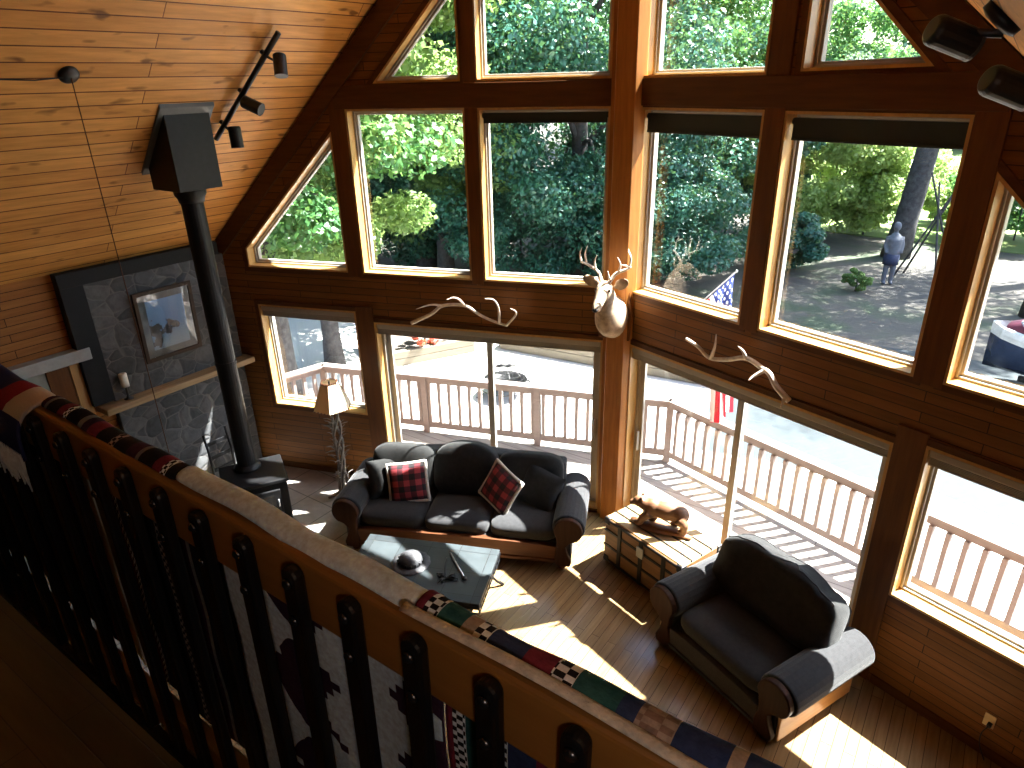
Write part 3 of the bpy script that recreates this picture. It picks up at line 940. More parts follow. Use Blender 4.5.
for sx in (-1, 1):
    for sy in (-1, 1):
        for z in (.07, .545):
            MB().box((sx*(TW/2-.03), sy*(TD/2-.03), z), (.075, .075, .085)).build('corner_cap', M['iron'], tr, bevel=.012)
    MB().tube(spline([(sx*(TW/2+.005), -.08, .30), (sx*(TW/2+.04), -.05, .27), (sx*(TW/2+.04), .05, .27), (sx*(TW/2+.005), .08, .30)], 5), .012, 8).build('handle', M['sofa_wood'], tr, smooth=True)
MB().box((0, -TD/2-.014, .44), (.09, .02, .12)).build('latch', M['chrome'], tr, bevel=.006)

br = thing('bear_figurine', 'carved brown wooden bear walking on a log atop the trunk', 'figurine', (-2.12, 5.52, .598), rad(10))
br.scale = (1.2, 1.2, 1.25)
m = MB()
m.ell((.03, 0, .175), (.155, .075, .078), 20, 12); m.ell((-.09, 0, .175), (.085, .07, .085), 18, 10)
m.ell((.13, 0, .165), (.09, .075, .08), 18, 10)
m.tube([(-.10, 0, .185), (-.19, 0, .205)], [.065, .05], 14)
m.ell((-.205, 0, .21), (.055, .05, .048), 16, 10); m.tube([(-.22, 0, .2), (-.285, 0, .185)], [.034, .022], 12)
for sy in (-1, 1):
    m.ell((-.185, sy*.038, .258), (.017, .012, .018), 10, 8)
    m.tube([(-.10, sy*.045, .15), (-.125+.04*sy, sy*.05, .085), (-.13+.05*sy, sy*.05, .04)], [.045, .034, .03], 12)
    m.ell((-.15+.05*sy, sy*.05, .035), (.042, .03, .022), 12, 8)
    m.tube([(.14, sy*.045, .15), (.165-.03*sy, sy*.05, .10), (.15-.04*sy, sy*.05, .04)], [.052, .038, .03], 12)
    m.ell((.135-.04*sy, sy*.05, .035), (.042, .03, .022), 12, 8)
m.build('body', M['bear'], br, smooth=True, remesh=.007)
m = MB(); m.tube([(-.27, .02, .012), (-.10, -.02, .014), (.10, -.03, .013), (.26, -.06, .012)], [.03, .05, .045, .025], 14, flat=.5)
m.ell((-.02, -.02, .008), (.2, .085, .016), 20, 8)
m.build('log_base', wood('bear_base_wood', (.17, .07, .028), (.09, .035, .015), 'x', .5), br, smooth=True)

# ------------------------------------------------------------------ floor lamp
lp = thing('floor_lamp', 'floor lamp with a twisted branch stand and laced paper shade', 'lamp', (-6.03, 4.72, .013))
m = MB(); rnd = random.Random(8)
for k in range(4):
    ph = k*PI/2; pts = []
    for i in range(26):
        t = i/25; r_ = .045+.02*math.sin(t*9+k)
        pts.append((r_*math.cos(ph+t*7), r_*math.sin(ph+t*7), .03+1.22*t))
    m.tube(pts, [.020-.006*i/25 for i in range(26)], 7)
for i in range(70):
    z = rnd.uniform(.2, 1.15); a = rnd.uniform(0, 2*PI); L = rnd.uniform(.06, .13)
    b0 = Vector((.05*math.cos(a), .05*math.sin(a), z)); d = Vector((math.cos(a), math.sin(a), rnd.uniform(.1, .9))).normalized()
    m.tube([b0, b0+d*L*.5+Vector((0, 0, .01)), b0+d*L], [.007, .005, .002], 5)
m.build('twisted_stand', plain('lamp_twigs', (.15, .13, .11), .8, 0, .4, 20), lp)
m = MB()
for k in range(4):
    a = k*PI/2+.5
    m.tube(spline([(.03*math.cos(a), .03*math.sin(a), .12), (.09*math.cos(a), .09*math.sin(a), .05), (.21*math.cos(a+.3), .21*math.sin(a+.3), .012)], 5), [.022]*10+[.012], 7)
m.build('base_roots', plain('bleached_branch', (.33, .28, .22), .8, 0, .3), lp, smooth=True)
ms, nt, bs = new_mat('lamp_parchment')
bs.inputs['Base Color'].default_value = (.78, .70, .55, 1); bs.inputs['Roughness'].default_value = .7
trn = N(nt, 'ShaderNodeBsdfTranslucent'); trn.inputs[0].default_value = (.75, .6, .4, 1)
mx = N(nt, 'ShaderNodeMixShader'); mx.inputs[0].default_value = .3
nt.links.new(bs.outputs[0], mx.inputs[1]); nt.links.new(trn.outputs[0], mx.inputs[2]); nt.links.new(mx.outputs[0], nt.nodes['Material Output'].inputs[0])
m = MB(); vs = []; fs = []
for i in range(6):
    a = 2*PI*i/6+.2
    vs += [(.235*math.cos(a), .235*math.sin(a), 1.27), (.10*math.cos(a), .10*math.sin(a), 1.59)]
for i in range(6):
    j = (i+1) % 6; fs.append((2*i, 2*j, 2*j+1, 2*i+1))
shd = m.add(vs, fs).build('lamp_shade', ms, lp)
mo = shd.modifiers.new('solid', 'SOLIDIFY'); mo.thickness = .004
m = MB()
for i in range(6):
    a = 2*PI*i/6+.2; a2 = 2*PI*(i+1)/6+.2
    for (r_, z_) in ((.237, 1.27), (.102, 1.59)):
        p, q = Vector((r_*math.cos(a), r_*math.sin(a), z_)), Vector((r_*math.cos(a2), r_*math.sin(a2), z_))
        for k in range(5):
            c = p.lerp(q, (k+.5)/5); m.ell(c, (.009, .009, .012), 6, 4)
    m.tube([(.237*math.cos(a), .237*math.sin(a), 1.27), (.102*math.cos(a), .102*math.sin(a), 1.59)], .004, 5)
m.build('lacing', M['sofa_wood'], shd)
MB().tube([(0, 0, 1.22), (0, 0, 1.60)], .011, 8).build('lamp_rod', M['iron'], lp)
MB().ell((0, 0, 1.45), (.03, .03, .045), 12, 8).build('bulb', M['white'], lp, smooth=True)
m = MB().tube(spline([(.02, -.05, .012), (.15, -.10, .008), (.05, -.22, .007), (.35, -.18, .007), (.5, .0, .007)], 8), .005, 6)
m.build('power_cord', M['iron'], lp, smooth=True)

# ------------------------------------------------------------------ stove, pipe, hearth
sv = thing('wood_stove', 'black cast iron wood stove on the tiled hearth', 'stove', (-6.38, 3.75, .013), rad(61))
# local: front towards -y rotated so it faces the room
SWd, SD = .70, .62
MB().span((-SWd/2+.02, -SD/2+.02, .16), (SWd/2-.02, SD/2-.02, .69)).build('body', M['stove'], sv, bevel=.02)
MB().span((-SWd/2, -SD/2, .69), (SWd/2, SD/2, .735)).build('top_plate', M['stove'], sv, bevel=.012)
dr = MB().span((-.24, -SD/2-.012, .27), (.24, -SD/2+.025, .62)).build('door', M['stove'], sv, bevel=.012)
MB().span((-.17, -SD/2-.016, .34), (.17, -SD/2-.010, .56)).build('door_glass', plain('stove_glass', (.02, .018, .016), .08), dr)
MB().tube([(.20, -SD/2-.015, .42), (.20, -SD/2-.05, .43), (.20, -SD/2-.05, .52)], .010, 8).build('door_handle', M['chrome'], dr, smooth=True)
MB().span((-.30, -SD/2-.14, .17), (.30, -SD/2+.02, .19)).build('ash_lip', M['stove'], sv, bevel=.006)
for sx in (-1, 1):
    for sy in (-1, 1):
        MB().tube([(sx*.26, sy*.22, .17), (sx*.29, sy*.25, .08), (sx*.31, sy*.27, 0)], [.03, .022, .03], 10).build('leg', M['stove'], sv, smooth=True)
PX, PY = -6.53, 3.79
sp_ = thing('stovepipe', 'tall black stovepipe rising from the wood stove to the ceiling box', 'stovepipe', (PX, PY, .752))
MB().tube([(0, 0, 0), (0, 0, 3.30)], .105, 24).build('pipe', M['stove'], sp_, smooth=False, bevel=.004)
MB().lathe([(.15, 0), (.15, .02), (.12, .05), (.108, .06)], (0, 0, .0), 24).build('collar', M['stove'], sp_, smooth=True)
MB().lathe([(.112, 1.3), (.112, 1.34)], seg=24).build('joint_band', M['stove'], sp_)
MB().lathe([(.118, 3.02), (.125, 3.06), (.15, 3.10), (.15, 3.2)], seg=24).build('upper_collar', M['stove'], sp_, smooth=True)
bx = [(-.20, -.25), (.26, -.25), (.26, .20), (-.20, .20)]
zb = 3.16
vs = [(a, b, zb) for a, b in bx]+[(a, b, roofL(PX+a)-.752+.03) for a, b in bx]
n = 4
MB().add(vs, [(0, 1, 2, 3), (7, 6, 5, 4)]+[(i, (i+1) % 4, (i+1) % 4+4, i+4) for i in range(4)]).build('ceiling_box', M['stove'], sp_, bevel=.006)
fx = [(-.25, -.30), (.315, -.30), (.315, .235), (-.25, .235)]
vs = [(a, b, roofL(PX+a)-.752-.035) for a, b in fx]+[(a, b, roofL(PX+a)-.752+.003) for a, b in fx]
MB().add(vs, [(0, 1, 2, 3), (7, 6, 5, 4)]+[(i, (i+1) % 4, (i+1) % 4+4, i+4) for i in range(4)]).build('ceiling_flange', plain('flange_grey', (.06, .062, .066), .45), sp_, bevel=.004)

fp = thing('stone_chimney_wall', 'grey fieldstone chimney face with black border and plank mantel', 'fireplace', (XL, 3.7, 0))
MB().span((0, -.67, .012), (.10, .96, 2.97)).build('stone_facing', M['stone'], fp, bevel=.01)
m = MB(); m.span((0, -.90, 2.97), (.12, .90, 3.12)); m.span((0, -.90, 1.66), (.12, -.67, 2.97))
m.build('border', plain('charcoal_border', (.012, .013, .015), .7, spec=.2), fp, bevel=.004)
MB().prism([(-.85, 1.56), (1.02, 1.56), (1.02, 1.635), (-.85, 1.635)], .0, .27, 'x').build('mantel', wood('mantel_plank', (.34, .22, .11), (.22, .135, .06), 'y', .5), fp, bevel=.012)

# picture
pc = thing('framed_picture', 'framed winter print with a blue field hung on the stone chimney', 'picture', (XL+.112, 3.805, 2.345), 0)
def rectyz(y0, y1, z0, z1): return [(y0, z0), (y1, z0), (y1, z1), (y0, z1)]
m = MB()
po, pi = rectyz(-.345, .345, -.415, .415), rectyz(-.30, .30, -.37, .37)
f = MB().ring(po, pi, 0, .03).build('frame', wood('picture_frame_wood', (.05, .03, .018), (.03, .017, .01), 'z', .5, .2), pc, bevel=.006)
f.rotation_euler = (0, 0, PI/2)
f.location = (.03, 0, 0)
ma, nt, bs = new_mat('blue_print')
vec, x, y, z = obj_xyz(nt)
gsky = ramp(nt, math_n(nt, 'ADD', math_n(nt, 'MULTIPLY', z, 1.2), .5), [(.1, (.28, .36, .42)), (.5, (.10, .22, .42)), (.9, (.16, .30, .50))])
tn_ = noise(nt, vec, 11, 5, .65)
blob = math_n(nt, 'ADD', math_n(nt, 'ADD', math_n(nt, 'POWER', math_n(nt, 'MULTIPLY', math_n(nt, 'ADD', y, -.02), 9), 2.0), math_n(nt, 'POWER', math_n(nt, 'MULTIPLY', math_n(nt, 'ADD', z, .05), 8), 2.0)), math_n(nt, 'MULTIPLY', tn_, 4.2))
bf = math_n(nt, 'LESS_THAN', blob, 2.6)
refl_blob = math_n(nt, 'ADD', math_n(nt, 'ADD', math_n(nt, 'POWER', math_n(nt, 'MULTIPLY', math_n(nt, 'ADD', y, .16), 9), 2.0), math_n(nt, 'POWER', math_n(nt, 'MULTIPLY', math_n(nt, 'ADD', z, .10), 5), 2.0)), math_n(nt, 'MULTIPLY', tn_, 3.2))  # dark left patch: a glass reflection painted into the print
refl_f = math_n(nt, 'LESS_THAN', refl_blob, 2.1)
col = mixc(nt, refl_f, gsky, (.055, .05, .05)); col = mixc(nt, bf, col, (.02, .025, .04))
nt.links.new(col, bs.inputs['Base Color']); bs.inputs['Roughness'].default_value = .5
MB().span((.002, -.30, -.37), (.008, .30, .37)).build('mat_board', plain('grey_mat_board', (.15, .16, .16), .8), pc)
MB().span((.009, -.22, -.29), (.012, .22, .29)).build('print', ma, pc)
MB().span((.020, -.298, -.368), (.0225, .298, .368)).build('glazing', M['pic_glass'], pc)
pc.rotation_euler = (0, rad(3), 0)

cs = thing('candlestick', 'white candle in a black holder on the mantel left of picture', 'candlestick', (XL+.16, 3.15, 1.636))
MB().lathe([(.05, 0), (.05, .008), (.014, .02), (.012, .13), (.035, .15)], seg=16).build('holder', M['iron'], cs, smooth=True)
MB().lathe([(.042, .15), (.042, .30), (.036, .305)], seg=18).build('candle', M['white'], cs, smooth=True)

# fireside tools, firewood
ft = thing('log_rack', 'black iron slatted log rack standing by the stone chimney', 'rack', (XL+.32, 3.97, .013))
for s in (-1, 1):
    MB().tube([(0, s*.15, 0), (.0, s*.15, .60), (-.05, s*.15, .88)], .016, 8).build('upright', M['iron'], ft, smooth=True)
for z in (.18, .38, .56, .74):
    MB().box((-.004 if z < .6 else -.03, 0, z), (.016, .31, .05)).build('slat', M['iron'], ft, bevel=.004)
ft2 = thing('hearth_brush', 'pale handled hearth brush upright between log rack and stovepipe', 'brush', (XL+.36, 4.20, .013))
MB().tube([(0, 0, .16), (0, 0, .70)], .012, 8).build('handle', M['white'], ft2, smooth=True)
MB().lathe([(.05, 0), (.055, .06), (.03, .15), (.013, .18)], seg=12).build('bristles', M['piping'], ft2, smooth=True)
fwm = wood('split_firewood', (.62, .46, .20), (.48, .33, .13), 'x', .8)
for i, (x, y, z, a) in enumerate(((-7.50, 3.74, .013, 1.57), (-7.495, 3.72, .133, 1.50), (-7.50, 3.76, .253, 1.64))):
    lo = thing('firewood_log', ['split yellow log, lowest of the little pile against the stone chimney', 'split yellow log, middle one of the little pile beside the log rack', 'split yellow log, topmost of the little pile beside the log rack'][i], 'firewood', (x, y, z), a, 'split logs beside the stove')
    MB().prism([(-.075, 0), (.075, 0), (.03, .115), (-.02, .118)], -.2, .2, 'y').build('split_wood', fwm, lo, bevel=.008)
    MB().prism([(-.083, -.001), (.083, -.001), (.078, .012), (-.078, .012)], -.2, .2, 'y').build('bark', M['bark'], lo)

# side door with grey header on the left wall
d3 = struct('door_3', (XL, 2.2, 0))
MB().span((0, -.75, 2.19), (.13, .72, 2.32)).build('header', plain('grey_header', (.34, .34, .32), .6), d3, bevel=.008)
MB().span((0, .50, 0.012), (.06, .62, 2.19)).build('jamb', M['jamb'], d3, bevel=.004)
MB().span((0, .28, 0.012), (.045, .50, 2.19)).build('casing', M['casing_z'], d3, bevel=.004)
MB().span((0, -.72, 0.012), (.03, .28, 2.19)).build('panel', plain('sage_panel', (.25, .26, .22), .6), d3, bevel=.003)

# ------------------------------------------------------------------ ceiling fixtures
n_ = Vector((1.0538, 0, -1)).normalized()      # into the room from the left ceiling
cp = thing('swag_hook_canopy', 'black round canopy on pine ceiling with a long hanging cord', 'pendant fitting', (-5.988, 2.705, roofL(-5.988)))
q = Vector((0, 0, -1)).rotation_difference(n_)
cb = MB().lathe([(.075, 0), (.075, -.02), (.06, -.035), (.012, -.045)], seg=22).build('canopy', M['black_plastic'], cp, smooth=True)
cb.rotation_mode = 'QUATERNION'; cb.rotation_quaternion = q
MB().tube([n_*.045+Vector((0, 0, 0)), (n_.x*.045+.001, 0, -1.5), (n_.x*.045, 0, -3.45)], .0045, 6).build('hanging_cord', M['sofa_wood'], cp, smooth=True)
m = MB().tube([n_*.03, n_*.03+Vector((0, -.25, -.02)), n_*.03+Vector((-.02, -.8, .0)), n_*.02+Vector((-.02, -1.4, -.02))], .006, 6)
m.build('swag_cord', M['iron'], cp, smooth=True)

def spot_head(parent, c, dirv, L=.15, r=.048):
    """cylindrical lamp head hanging from the bar by a short stem"""
    c = Vector(c); d = Vector(dirv).normalized()
    a = c-d*L/2; b = c+d*L/2
    h = MB().tube([a, a+d*.012, b-d*.004, b], [r*.8, r, r, r], 22).build('spot_head', M['black_plastic'], parent, smooth=False, bevel=.004)
    MB().tube([b-d*.002, b+d*.006], [r*1.01, r*1.01], 22).build('rim', M['spot_rim'], h)
    return h
T1 = Vector((-5.652, 4.398, 0)); T1.z = roofL(T1.x); T2 = Vector((-6.506, 4.136, 0)); T2.z = roofL(T2.x)
tk = thing('track_light', 'black track light with three spot heads on the left pine ceiling', 'track light', (T1+T2)/2)
o0 = tk.location
bar0, bar1 = T1+n_*.055-o0, T2+n_*.055-o0
MB().tube([bar0, bar1], .026, 10).build('track_bar', M['black_plastic'], tk, smooth=True)
for t, dv, sd in ((.20, Vector((.25, -.25, -1)), Vector((.10, .05, -.06))), (.55, Vector((.75, .3, -.35)), Vector((.06, .02, -.08))), (.86, Vector((.02, .0, -1)), Vector((.10, .02, -.08)))):
    p = bar0.lerp(bar1, t)
    MB().tube([p-n_*.05, p, p+sd*.9], [.025, .014, .010], 8).build('stem', M['black_plastic'], tk, smooth=True)
    spot_head(tk, p+sd*1.1+n_*.02, dv, .19, .06)
# second track close to the camera on the right slope
f_ = 681.0; pit = rad(24.05); rol = rad(-1.42); yaw = rad(35.6)
hd_ = Vector((-math.sin(yaw), math.cos(yaw), 0)); rt_ = Vector((math.cos(yaw), math.sin(yaw), 0))
fw_ = hd_*math.cos(pit)+Vector((0, 0, -math.sin(pit))); up_ = rt_.cross(fw_)
cr_, sr_ = math.cos(rol), math.sin(rol)
rtv, upv = rt_*cr_+up_*sr_, -rt_*sr_+up_*cr_
CAM = Vector((0, 0, 4.80))
for lab, P, dv in (('black ceiling spot lamp at the top right beside the loft ceiling', Vector((-.189, 2.14, 4.872)), (-.80, -.55, -.16)), ('black ceiling spot lamp lower, nearest the wide right window head', Vector((-.050, 2.15, 4.758)), (-.80, -.55, -.16))):
    zr = roofR(P.x, P.y)
    tk2 = thing('ceiling_spot', lab, 'spot lamp', (P.x+.10, P.y+.02, roofR(P.x+.10, P.y+.02)), 0, 'spot lamps on the right slope')
    c = P-tk2.location
    ba = MB().lathe([(.05, 0), (.05, -.02), (.03, -.028)], seg=18).build('base', M['black_plastic'], tk2, smooth=True)
    ba.rotation_euler = (0, math.atan(.9), 0)
    MB().tube([(0, 0, -.01), (0, 0, -.04), c*.8], [.012, .011, .010], 8).build('stem', M['black_plastic'], tk2, smooth=True)
    spot_head(tk2, c, (-dv[0], -dv[1], -.35), .115, .037)

# ------------------------------------------------------------------ deer head, antlers
dh = thing('deer_head_mount', 'mounted whitetail deer head with antlers on the corner post', 'mounted deer head', K+Vector((-.02, -.16, 2.56)), rad(8))
m = MB()
path = spline([(0, .03, -.02), (0, -.10, .02), (0, -.20, .13), (0, -.27, .27), (0, -.30, .34)], 5)
rx = np.interp(np.linspace(0, 1, len(path)), [0, .3, .6, 1], [.155, .15, .105, .082])
rz_ = np.interp(np.linspace(0, 1, len(path)), [0, .3, .6, 1], [.235, .21, .135, .09])
vs = []; fs = []; S = 24
for i, p in enumerate(path):
    t = (path[min(i+1, len(path)-1)]-path[max(i-1, 0)]).normalized()
    upn = Vector((1, 0, 0)).cross(t)
    for k in range(S):
        th = 2*PI*k/S
        vs.append(p+Vector((1, 0, 0))*rx[i]*math.cos(th)+upn*rz_[i]*math.sin(th))
for i in range(len(path)-1):
    for k in range(S):
        k2 = (k+1) % S; fs.append((i*S+k, i*S+k2, (i+1)*S+k2, (i+1)*S+k))
fs.append(tuple(range(S))); fs.append(tuple((len(path)-1)*S+k for k in range(S)))
m.add(vs, fs)
m.ell((0, -.31, .345), (.083, .105, .088), 20, 14, (rad(25), 0, 0))
m.tube([(0, -.35, .34), (0, -.43, .285), (0, -.51, .23), (0, -.545, .205)], [.072, .056, .044, .034], 18)
m.ell((0, -.50, .215), (.043, .055, .036), 16, 10, (rad(30), 0, 0))
m.build('head', M['coat'], dh, smooth=True, remesh=.011)
for s in (-1, 1):
    e = MB().ell((0, 0, 0), (.022, .016, .10), 16, 12)
    e.v = [(x*(2.4 if z > -.06 else 1.6), y+.25*x*x/.05, z) for x, y, z in e.v]
    eo = e.build('ear', M['coat'], dh, (s*.15, -.255, .405), smooth=True); eo.rotation_euler = (rad(8), s*rad(62), s*rad(-12))
    MB().ell((s*.068, -.365, .36), (.014, .016, .016), 12, 8).build('eye', plain('glass_eye', (.01, .006, .004), .05), dh, smooth=True)
    main = spline([(s*.035, -.29, .41), (s*.09, -.25, .50), (s*.20, -.22, .555), (s*.245, -.30, .60), (s*.20, -.40, .635)], 7)
    am = MB().tube(main, [.020-.013*i/(len(main)-1) for i in range(len(main))], 9)
    for idx, L in ((9, .15), (16, .19), (22, .15)):
        b_ = main[idx]; am.tube(spline([b_, b_+Vector((s*.012, -.01, L*.55)), b_+Vector((s*-.015, -.02, L))], 4), [.011]*4+[.009, .008, .006, .005, .002], 8)
    am.tube(spline([main[2], main[2]+Vector((s*.0, -.05, .05)), main[2]+Vector((-s*.01, -.06, .11))], 4), [.010]*5+[.008, .006, .004, .002], 8)
    am.build('antler', M['antler'], dh, smooth=True, label='pale branched antler')
MB().ell((0, -.552, .212), (.027, .018, .022), 14, 10).build('nose', M['piping'], dh, smooth=True)
MB().prism([(-.17, -.28), (.17, -.28), (.19, .0), (.15, .25), (-.15, .25), (-.19, .0)], .03, .06, 'y').build('mount_board', M['casing_z'], dh, bevel=.01)

def shed_antler(label, wall, pts, tines, r0=.022, n=-.03):
    c = W(wall, pts[0][0], n, pts[0][1])
    t = thing('shed_antler', label, 'antler', c, ROT[wall], 'shed antlers resting above the sliding doors')
    sg = SG[wall]; s0, z0 = pts[0][:2]
    loc = lambda p: (sg*(p[0]-s0), -(p[2]*1.5+.02), p[1]-z0)
    main = spline([loc(p) for p in pts], 7)
    m = MB().tube(main, [r0*(1-.45*i/(len(main)-1)) for i in range(len(main))], 10)
    m.build('beam', M['antler'], t, smooth=True)
    for tn2 in tines:
        q = spline([loc(p) for p in tn2], 6)
        MB().tube(q, [r0*.75*(1-.8*i/(len(q)-1)) for i in range(len(q))], 8).build('tine', M['antler'], t, smooth=True)
    return t
shed_antler('grey brown shed antler lying along the beam over the sofa door', 'A',
            [(2.39, 2.275, .03), (2.13, 2.41, .05), (1.97, 2.525, .06), (1.72, 2.54, .05), (1.55, 2.44, .04), (1.39, 2.37, .03), (1.25, 2.335, .03)],
            [[(1.97, 2.525, .06), (2.10, 2.54, .09), (2.25, 2.50, .13)], [(1.72, 2.54, .05), (1.75, 2.63, .10), (1.80, 2.66, .13), (1.86, 2.645, .16)],
             [(1.33, 2.36, .03), (1.31, 2.55, .08), (1.34, 2.66, .12), (1.42, 2.69, .16)], [(1.25, 2.335, .03), (1.13, 2.47, .07), (1.11, 2.54, .10), (1.15, 2.59, .14)]])
shed_antler('pale shed antler with a sunlit butt over the armchair door', 'B',
            [(2.08, 2.325, .06), (1.98, 2.43, .09), (1.90, 2.52, .09), (1.80, 2.535, .07), (1.62, 2.56, .05), (1.42, 2.48, .04), (1.23, 2.44, .04), (1.12, 2.52, .06), (1.045, 2.60, .12)],
            [[(1.25, 2.44, .04), (1.31, 2.58, .07), (1.345, 2.72, .10)], [(1.62, 2.56, .05), (1.62, 2.64, .09), (1.60, 2.69, .12)], [(1.84, 2.53, .08), (1.79, 2.475, .13), (1.78, 2.45, .16)],
             [(2.05, 2.35, .07), (2.07, 2.29, .12)]], r0=.027)

# outlet
ol = thing('wall_outlet', 'pale wall outlet with a black plug low on the siding', 'outlet', W('B', 3.99, 0, .335), -PR)
MB().box((0, -.006, 0), (.075, .01, .118)).build('cover_plate', plain('ivory_plate', (.62, .48, .26), .4), ol, bevel=.004)
MB().box((.012, -.028, -.02), (.03, .04, .03)).build('plug', M['black_plastic'], ol, bevel=.006)
MB().tube(spline([(.012, -.045, -.02), (-.01, -.06, -.10), (.0, -.05, -.22), (.06, -.06, -.325)], 6), .0045, 6).build('cord', M['iron'], ol, smooth=True)

# ------------------------------------------------------------------ outside: deck, railing
def offp(s, n, wall): 
    p = W(wall, s, n, 0); return (p.x, p.y)
kn = 1.62
kx = -kn*math.tan(PR)*0
prow_tip = (K.x, K.y+kn/cP)
o = MB().prism([offp(.0, .2, 'A'), offp(5.6, .2, 'A'), offp(5.6+.0, kn, 'A'), prow_tip, offp(6.4, kn, 'B'), offp(6.4, .2, 'B'), offp(0, .2, 'B')], -.20, -.04)
d_ = o.build('deck', M['deck']); d_['kind'] = 'structure'
def deck_rail(name, label, p0, p1, posts=(0, 1), z0=-.04, zt=.90, n_bal=None, taper=False):
    p0, p1 = Vector((*p0, 0)), Vector((*p1, 0)); L = (p1-p0).length; a = math.atan2(p1.y-p0.y, p1.x-p0.x)
    t = thing('deck_railing', label, 'deck railing', p0+Vector((0, 0, z0)), a, 'painted wooden railings around the deck')
    H = zt-z0
    MB().span((-.02, -.07, H-.035), (L+.02, .07, H)).build('cap_rail', M['deck_rail'], t, bevel=.005)
    MB().span((0, -.02, H-.125), (L, .02, H-.035)).build('top_rail', M['deck_rail'], t, bevel=.004)
    MB().span((0, -.02, .085), (L, .02, .175)).build('bottom_rail', M['deck_rail'], t, bevel=.004)
    for q in posts:
        MB().box((q*L, 0, (H-.03)/2), (.09, .09, H-.03)).build('post', M['deck_rail'], t, bevel=.005)
    nb = n_bal or int(L/.155)
    b0 = None
    for i in range(1, nb):
        x = L*i/nb
        if b0 is None:
            b0 = MB().span((-.023, -.052, .17), (.023, .022, H-.12)).build('baluster', M['deck_rail'], t, (x, 0, 0), bevel=.003)
        else:
            b = b0.copy(); COL.objects.link(b); b.parent = t; b.location = (x, 0, 0)
    return t
ro = 1.5
tip = (K.x, K.y+ro/cP)
deck_rail('deck_railing', 'pale deck railing crossing behind the sofa, seen through its sliding door', tip, offp(4.72, ro, 'A'), (.0, .35, .68, 1))
deck_rail('deck_railing', 'pale deck railing casting slatted shadows behind the trunk and armchair', tip, offp(6.3, ro, 'B'), (.45, 1))
deck_rail('deck_railing', 'short deck railing returning toward the low window by the lamp', offp(4.72, ro, 'A'), offp(5.5, .25, 'A'), (1,))

# ground
def plane(name, pts, z, mat, th=.04):
    o = MB().prism(pts, z-th, z).build(name, mat); o['kind'] = 'structure'; return o
def ground_mat():
    m, nt, bs = new_mat('woodland_ground')
    vec, x, y, z = obj_xyz(nt)
    g = noise(nt, vec, .5, 5, .65)
    col = ramp(nt, g, [(.35, (.040, .038, .036)), (.5, (.075, .066, .055)), (.62, (.040, .055, .03))])
    nt.links.new(col, bs.inputs['Base Color']); bs.inputs['Roughness'].default_value = .95
    bump(nt, bs, noise(nt, vec, 8, 4, .7), .6, .05)
    return m
def lawn_mat():
    m, nt, bs = new_mat('meadow_grass')
    vec, x, y, z = obj_xyz(nt)
    col = ramp(nt, noise(nt, vec, .35, 5, .65), [(.35, (.095, .15, .035)), (.65, (.15, .19, .06))])
    nt.links.new(col, bs.inputs['Base Color']); bs.inputs['Roughness'].default_value = .95
    return m
plane('ground', [(-90, -30), (70, -30), (70, 140), (-90, 140)], g0-.06, ground_mat(), .2)
plane('ground_gravel', [(-30, 2), (-34, 14), (-24, 15.2), (-20, 14.6), (-12, 13.6), (-7, 13.2), (-3.6, 12.3), (-3.06, 9.33), (-.5, 9.89), (.15, 9.95), (1.1, 9.6), (7, 8.6), (9, 1), (1.9, 1), (-3, 6.5), (-7.9, 3)], g0, M['gravel'])
plane('ground_driveway', [(-3.75, 11.8), (-3.06, 9.33), (-.5, 9.89), (.15, 9.95), (1.1, 9.6), (8, 8.3), (14, 12), (12, 16.6), (-2.5, 15.6)], g0+.005, M['asphalt'])
plane('ground_meadow', [(-8, 28), (9, 26), (30, 30), (40, 75), (-25, 75)], g0-.03, lawn_mat(), .05)

# planters
def planter(label, p0, p1, back, h=.30):
    p0v, p1v = Vector((*p0, 0)), Vector((*p1, 0)); L = (p1v-p0v).length; a = math.atan2(p1[1]-p0[1], p1[0]-p0[0])
    t = thing('planter_bed', label, 'planter', p0v+Vector((0, 0, g0)), a)
    for zz in range(2):
        z0 = zz*h/2
        m = MB(); m.span((0, 0, z0+.004), (L, .14, z0+h/2)); m.span((0, back-.14, z0+.004), (L, back, z0+h/2)); m.span((0, .14, z0+.004), (.14, back-.14, z0+h/2)); m.span((L-.14, .14, z0+.004), (L, back-.14, z0+h/2))
        m.build('timber_course', M['timber'], t, bevel=.012)
    MB().span((.13, .13, .02), (L-.13, back-.13, h-.06)).build('soil', M['soil'], t)
    return t
planter('timber raised bed with a red flowering plant beyond the deck', (-9.75, 8.93), (-8.71, 10.81), 1.5, .32)
planter('long timber raised bed at the back edge of the gravel patio', (-8.35, 11.25), (-3.6, 11.75), 1.3, .36)

